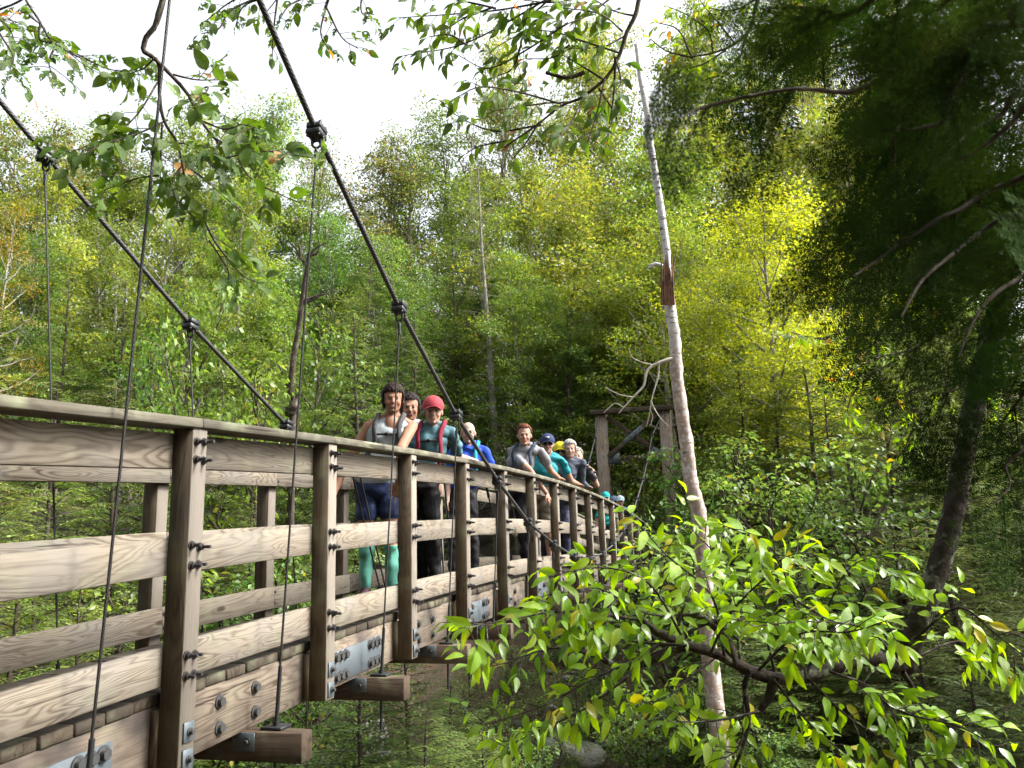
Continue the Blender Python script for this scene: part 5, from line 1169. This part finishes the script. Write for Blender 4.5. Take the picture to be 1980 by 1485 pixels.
def backpack(key, label, bag, strap, chestbuckle=True, big=1.0):
    q = PEOPLE[key]; s, rt, fr, up = q['s'], q['rt'], q['fr'], q['up']; O = q['O']
    c = (q['chest']+q['waist'])/2-fr*.205*s+up*.03
    root = empty('backpack', tuple(O+c-up*.25*s)); tag(root, label, 'backpack', 'backpacks worn by the hikers'); m = MB()
    V, F = ICO3; sq = lambda v: np.sign(v)*np.abs(v)**.55
    P_ = np.array([c+rt*sq(a)*.145*s*big+fr*sq(b)*.095*s*big+up*(sq(d)*.235*s*big) for a, b, d in V]); m.add(P_, F); obj('bag', m.mesh('bag', True), plain('bag_'+key, bag, .75, .2, 60), root, q['T'])
    for sd in (-1, 1):
        sh = q['shc']+rt*sd*.10*s; ch = q['chest']+rt*sd*.095*s+fr*.118*s; lo = q['waist']+rt*sd*.135*s+fr*.085*s; bk = c+rt*sd*.09*s+up*.16*s
        L = smooth_path([bk, sh-fr*.05*s+up*.075*s, sh+fr*.045*s+up*.06*s, ch+up*.07*s, ch-up*.06*s, lo, lo-fr*.14*s-up*.03*s], 5)
        m = MB(); w = .020*s
        Tn = unit(np.gradient(L, axis=0)); ctr = (q['shc']+q['waist'])/2; outw = unit(L-ctr-Tn*((L-ctr)*Tn).sum(1, keepdims=True)); sdv = np.cross(Tn, outw)
        ring = np.stack([L+sdv*w+outw*.002, L+sdv*w*.8+outw*.013, L-sdv*w*.8+outw*.013, L-sdv*w+outw*.002], 1).reshape(-1, 3); n_ = len(L); i_ = np.arange(n_-1)[:, None]*4
        Fq = np.concatenate([np.concatenate([i_+j, i_+(j+1) % 4, i_+4+(j+1) % 4, i_+4+j], 1) for j in range(4)]); m.add(ring, Fq); obj('shoulder_strap', m.mesh('shoulder_strap', True), plain('strap_'+key, strap, .8, .2, 80), root, q['T'])
    if chestbuckle:
        m = MB(); a, b = [q['chest']+rt*sd*.10*s+fr*.128*s+up*.015 for sd in (-1, 1)]; mid = (a+b)/2+fr*.012
        m.tube(smooth_path([a, mid, b], 4), .009, 6); m.box(mid+fr*.006, (.03, .03, .022), .003); obj('chest_strap', m.mesh('chest_strap'), plain('black_webbing', (.012, .012, .014), .6), root, q['T'])
def trekking_pole(label, a, b):
    a, b = np.array(a, float), np.array(b, float); root = empty('trekking_pole', tuple(b)); tag(root, label, 'pole', 'trekking poles'); T = Matrix.Translation(tuple(b))
    m = MB(); m.tube(np.array([a, b])-b, [.0085, .0062], 8); obj('shaft', m.mesh('shaft'), plain('pole_shaft', (.018, .018, .02), .4), root, T)
    d = unit(b-a); m = MB(); m.tube(np.array([a-d*.03, a, a+d*.05, a+d*.12])-b, [.012, .016, .0135, .0145], 10); obj('grip', m.mesh('grip', True), plain('pole_grip', (.012, .012, .013), .8), root, T)
    m = MB(); m.tube(np.array([b-d*.10, b-d*.085])-b, [.022, .022], 10); obj('basket', m.mesh('basket'), plain('pole_shaft', (.018, .018, .02), .4), root, T)
def foot_xy(u, v, x):
    d = px(u, v, 1.0)-CAM; t = (x-CAM[0])/d[0]; return CAM+d*t
SK = (.46, .25, .165)
def at_head(u, v, x): p = foot_xy(u, v, x); return p[1], p[2]
# 1: dark fringe, sleeveless white top, navy shorts, mint compression socks
y1, zt = at_head(757, 747, -.40); H1 = zt-deck(y1)
person('a', 'hiker in sleeveless white top and mint green knee socks, first of the line', -.49, y1-.03, H1, lean=(.09, .025), shirt=(.50, .56, .60), sleeve=0, skin=(.42, .215, .135), lower='skirt', lowc=(.018, .035, .11), sock=(.16, .50, .40), shoe=(.16, .08, .12), hair=('bangs', (.034, .018, .014)), hair_len=.06, vneck=2, voxel=.0068, stance=.10,
       arms=(((.26, -.30, .98), (.20, -.10, .86)), ((-.24, -.10, .98), (-.27, -.22, .76))))
backpack('a', 'grey backpack on the hiker with mint green socks', (.045, .05, .06), (.075, .075, .08))
y2, zt = at_head(793, 766, -.52); H2 = zt-deck(y2)
person('b', 'dark bobbed hiker with a pale scarf, second of the line', -.52, y2, H2, shirt=(.34, .24, .52), sleeve=.6, skin=SK, lowc=(.02, .02, .03), hair=('bob', (.028, .022, .022)), hair_len=.05, voxel=.0075, smile=True)
q = PEOPLE['b']; m = MB()
for k in range(3): m.tube(np.array([q['neckb']+q['rt']*(.075-.008*k)*math.cos(a)+q['fr']*((.075-.004*k)*math.sin(a)+.012)+q['up']*(.01-.026*k+.012*math.sin(3*a+k)) for a in np.linspace(0, 6.2832, 17)]), .021, 7, False)
obj('scarf', m.mesh('scarf', True), plain('scarf_cloth', (.52, .50, .55), .85), q['root'], q['T'])
backpack('b', 'teal strapped backpack on the hiker with the pale scarf', (.03, .06, .08), (.02, .13, .15), False)
y3, zt = at_head(820, 782, -.36); H3 = (zt-deck(y3))*1.04
person('c', 'hiker in red cap with one arm resting along the rail', -.40, y3+.02, H3, lean=(.13, -.04), shirt=(.09, .20, .24), sleeve=.75, skin=(.55, .34, .27), lowc=(.012, .012, .016), hair=('short', (.10, .05, .03)), hat=('cap', (.42, .055, .075), (.30, .035, .05)), voxel=.0068,
       arms=(((.24, .26, 1.10), (.33, .47, 1.07), (.4, .9, -.1)), None), headshift=(-.02, 0, -.03))
backpack('c', 'dark red backpack on the hiker with the red cap', (.10, .02, .03), (.26, .02, .045))
y4, zt = at_head(896, 824, -.52); H4 = (zt-deck(y4))*1.03
person('d', 'bald hiker in glasses and a bright blue shirt', -.55, y4+.02, H4, lean=(.09, -.03), shirt=(.012, .075, .55), sleeve=.6, skin=(.58, .37, .29), lowc=(.022, .022, .026), glasses='clear', voxel=.0068, hair=None, smile=True, arms=(((.30, .14, .98), (.42, .30, 1.02)), None), headshift=(-.02, 0, -.02))
backpack('d', 'turquoise backpack on the hiker in the blue shirt', (.01, .30, .42), (.02, .38, .42), False)
y5, zt = at_head(1011, 832, -.20); H5 = (zt-deck(y5))*1.045
person('e', 'auburn haired hiker in a grey shirt leaning on the rail', -.33, y5+.02, H5, lean=(.17, -.05), shirt=(.27, .27, .30), sleeve=.65, skin=(.50, .29, .21), lowc=(.014, .014, .018), hair=('short', (.16, .055, .028)), hair_len=0, smile=False, voxel=.0068,
       arms=(((.37, .30, 1.12), (.40, .56, 1.07), (.1, 1, -.1)), ((.33, -.25, 1.03), (.42, -.10, .82), (.25, .55, -.75), (.9, -.3, .2))), headshift=(-.04, 0, -.03))
backpack('e', 'navy backpack on the auburn haired hiker', (.03, .04, .06), (.035, .05, .08), False)
y6, zt = at_head(1056, 846, -.22); H6 = (zt-deck(y6))*1.02
person('f', 'hiker in navy cap and dark glasses with khaki shorts', -.34, y6+.02, H6, lean=(.14, 0), shirt=(.015, .30, .36), sleeve=.5, skin=(.52, .30, .22), lower='shorts', lowc=(.22, .18, .125), shoe=(.02, .03, .07), hair=('short', (.05, .03, .02)), hat=('cap', (.022, .035, .11), (.02, .03, .09)), glasses='sun', voxel=.009, arms=(((.37, .24, 1.10), (.42, .48, 1.07), (.1, 1, -.1)), None), headshift=(-.03, 0, -.01))
q = PEOPLE['f']; hp = q['hp']; m = MB(); m.box((0, 0, 0), (1, 1, 1), 0)
P_ = np.array([hp(a*.024, .100+b*.003, .078+c_*.011) for a, b, c_ in ((-1, -1, -1), (-1, -1, 1), (-1, 1, -1), (-1, 1, 1), (1, -1, -1), (1, -1, 1), (1, 1, -1), (1, 1, 1))]); m = MB(); m.add(P_, np.array([(0, 1, 3, 2), (4, 6, 7, 5), (0, 4, 5, 1), (2, 3, 7, 6), (0, 2, 6, 4), (1, 5, 7, 3)]))
obj('cap_patch', m.mesh('cap_patch'), plain('white_patch', (.6, .62, .66), .8), q['root'], q['T'])
y7, zt = at_head(1080, 862, -.20); H7 = (zt-deck(y7))*1.03
person('g', 'hiker in bright yellow cap and dark glasses', -.34, y7+.02, H7, lean=(.16, 0), shirt=(.015, .33, .38), sleeve=.55, skin=(.50, .30, .22), lowc=(.03, .03, .05), hair=('short', (.10, .06, .04)), hat=('cap', (.72, .62, .02), (.66, .56, .02)), glasses='sun', voxel=.009, arms=(((.37, .22, 1.10), (.42, .44, 1.07), (.1, 1, -.1)), None), headshift=(-.03, 0, -.02))
backpack('g', 'red backpack with bright red strap on the yellow capped hiker', (.35, .01, .03), (.55, .012, .05), False)
y8, zt = at_head(1098, 857, -.06); H8 = (zt-deck(y8))*1.03
person('h', 'white haired hiker in a slate blue long sleeve', -.24, y8+.02, H8, lean=(.20, 0), shirt=(.10, .12, .17), sleeve=2, skin=(.56, .36, .28), lowc=(.06, .065, .12), hair=('bob', (.52, .51, .50)), voxel=.009, arms=(((.30, .20, 1.12), (.34, .42, 1.08), (.1, 1, -.1)), None), headshift=(-.03, 0, -.02))
y9, zt = at_head(1112, 871, -.03); H9 = (zt-deck(y9))*1.03
person('i', 'fair short haired hiker with a hand raised to the shoulder, last of the near group', -.22, y9+.04, H9, lean=(.20, .02), shirt=(.05, .05, .06), sleeve=.5, skin=(.58, .38, .30), lowc=(.03, .03, .04), hair=('short', (.50, .42, .34)), voxel=.009, arms=(((.42, .26, 1.10), (.40, .10, 1.30), (-.5, -.4, .5)), None), headshift=(-.03, 0, -.02))
backpack('i', 'black backpack on the fair short haired hiker', (.015, .015, .018), (.02, .02, .024), False)
q = PEOPLE['i']; m = MB(); w0 = np.array((.405, .12, 1.275)); m.tube(np.array([w0+np.array([.033*math.cos(a), .012*math.sin(a)*2.4, .008*math.cos(a)]) for a in np.linspace(0, 6.2832, 14)]), .012, 6, False); obj('wristband', m.mesh('wristband'), plain('black_webbing', (.012, .012, .014), .6), q['root'], q['T'])
for key, u, v, x, lab, hatc, sh, arm in (('j', 1171, 953, -.50, 'far hiker in a turquoise cap and turquoise shirt', (.01, .36, .36), (.015, .36, .34), None), ('k', 1187, 961, -.62, 'far hiker in a slate visor cap, left of the pale capped hiker', (.14, .20, .30), (.05, .10, .16), None), ('l', 1199, 960, -.45, 'far hiker in a pale blue cap, farthest of the line', (.50, .62, .68), (.16, .30, .38), None)):
    yk, zt = at_head(u, v, x)
    person(key, lab, x, yk, zt-deck(yk), shirt=sh, sleeve=.6, skin=(.54, .33, .25), lowc=(.02, .02, .03), hair=('short', (.10, .07, .05)), hat=('cap', hatc, hatc), glasses='sun' if key == 'k' else None, voxel=.013, smile=False)
O = PEOPLE['a']['O']; trekking_pole('pair pole leaning outward, in front of the mint green socks', O+np.array((-.05, -.28, 1.02)), O+np.array((.12, -.10, .01)))
trekking_pole('thin pole slanting beside the mint green socks', O+np.array((-.10, -.30, 1.02)), O+np.array((.04, -.02, .01)))
O = PEOPLE['c']['O']; trekking_pole('dark pole standing beside the red capped hiker', O+np.array((.08, .30, 1.0)), O+np.array((.14, .42, .01)))
trekking_pole('second dark pole beside the red capped hiker', O+np.array((.02, .30, .98)), O+np.array((.06, .36, .01)))
O = PEOPLE['d']['O']; trekking_pole('dark pole slanting right of the hiker in the blue shirt', O+np.array((.16, .30, .92)), O+np.array((.24, .62, .01)))

# ------------------------------------------------------------------ fallen leaves on the deck and the rail
M_DRY = leaf_mat('dry_leaf', (.26, .085, .025), (.34, .20, .10), (.42, .36, .28), .2, .2, True, .7, .2, True)
CURL = [leaf_mesh('fallen_leaf', -.35, .5, .5, .32, 0, 40), leaf_mesh('fallen_leaf', .25, .6, -.6, .28, 0, 41)]
for i, (u, v, x, sz, lab) in enumerate(((150, 1290, -.25, .10, 'curled rust leaf on the deck behind the bottom rail'), (210, 1275, -.2, .07, 'pale dry leaf on the deck beside the rust leaf'), (45, 1322, -.25, .07, 'small pale leaf on the deck at the left'), (300, 1252, -.3, .06, 'rust leaf on the deck beside the first post'))):
    d = px(u, v, 1)-CAM; t = (x-CAM[0])/d[0]; yy = (CAM+d*t)[1]; M = Matrix.Translation((x, yy, deck(yy)+.012)) @ Matrix.Rotation(i*1.9, 4, 'Z') @ Matrix.Rotation(.3, 4, 'X') @ Matrix.Diagonal((sz, sz, sz, 1))
    tag(obj('fallen_leaf', CURL[i % 2], M_DRY, None, M), lab, 'leaf', 'fallen leaves on the bridge')
yy = 1.83; M = Matrix.Translation((.03, yy, camb(yy)+1.155)) @ Matrix.Rotation(2.2, 4, 'Z') @ Matrix.Diagonal((.09, .09, .09, 1)); tag(obj('fallen_leaf', CURL[0], M_DRY, None, M), 'curled tan leaf lying on the handrail at the left edge', 'leaf', 'fallen leaves on the bridge')
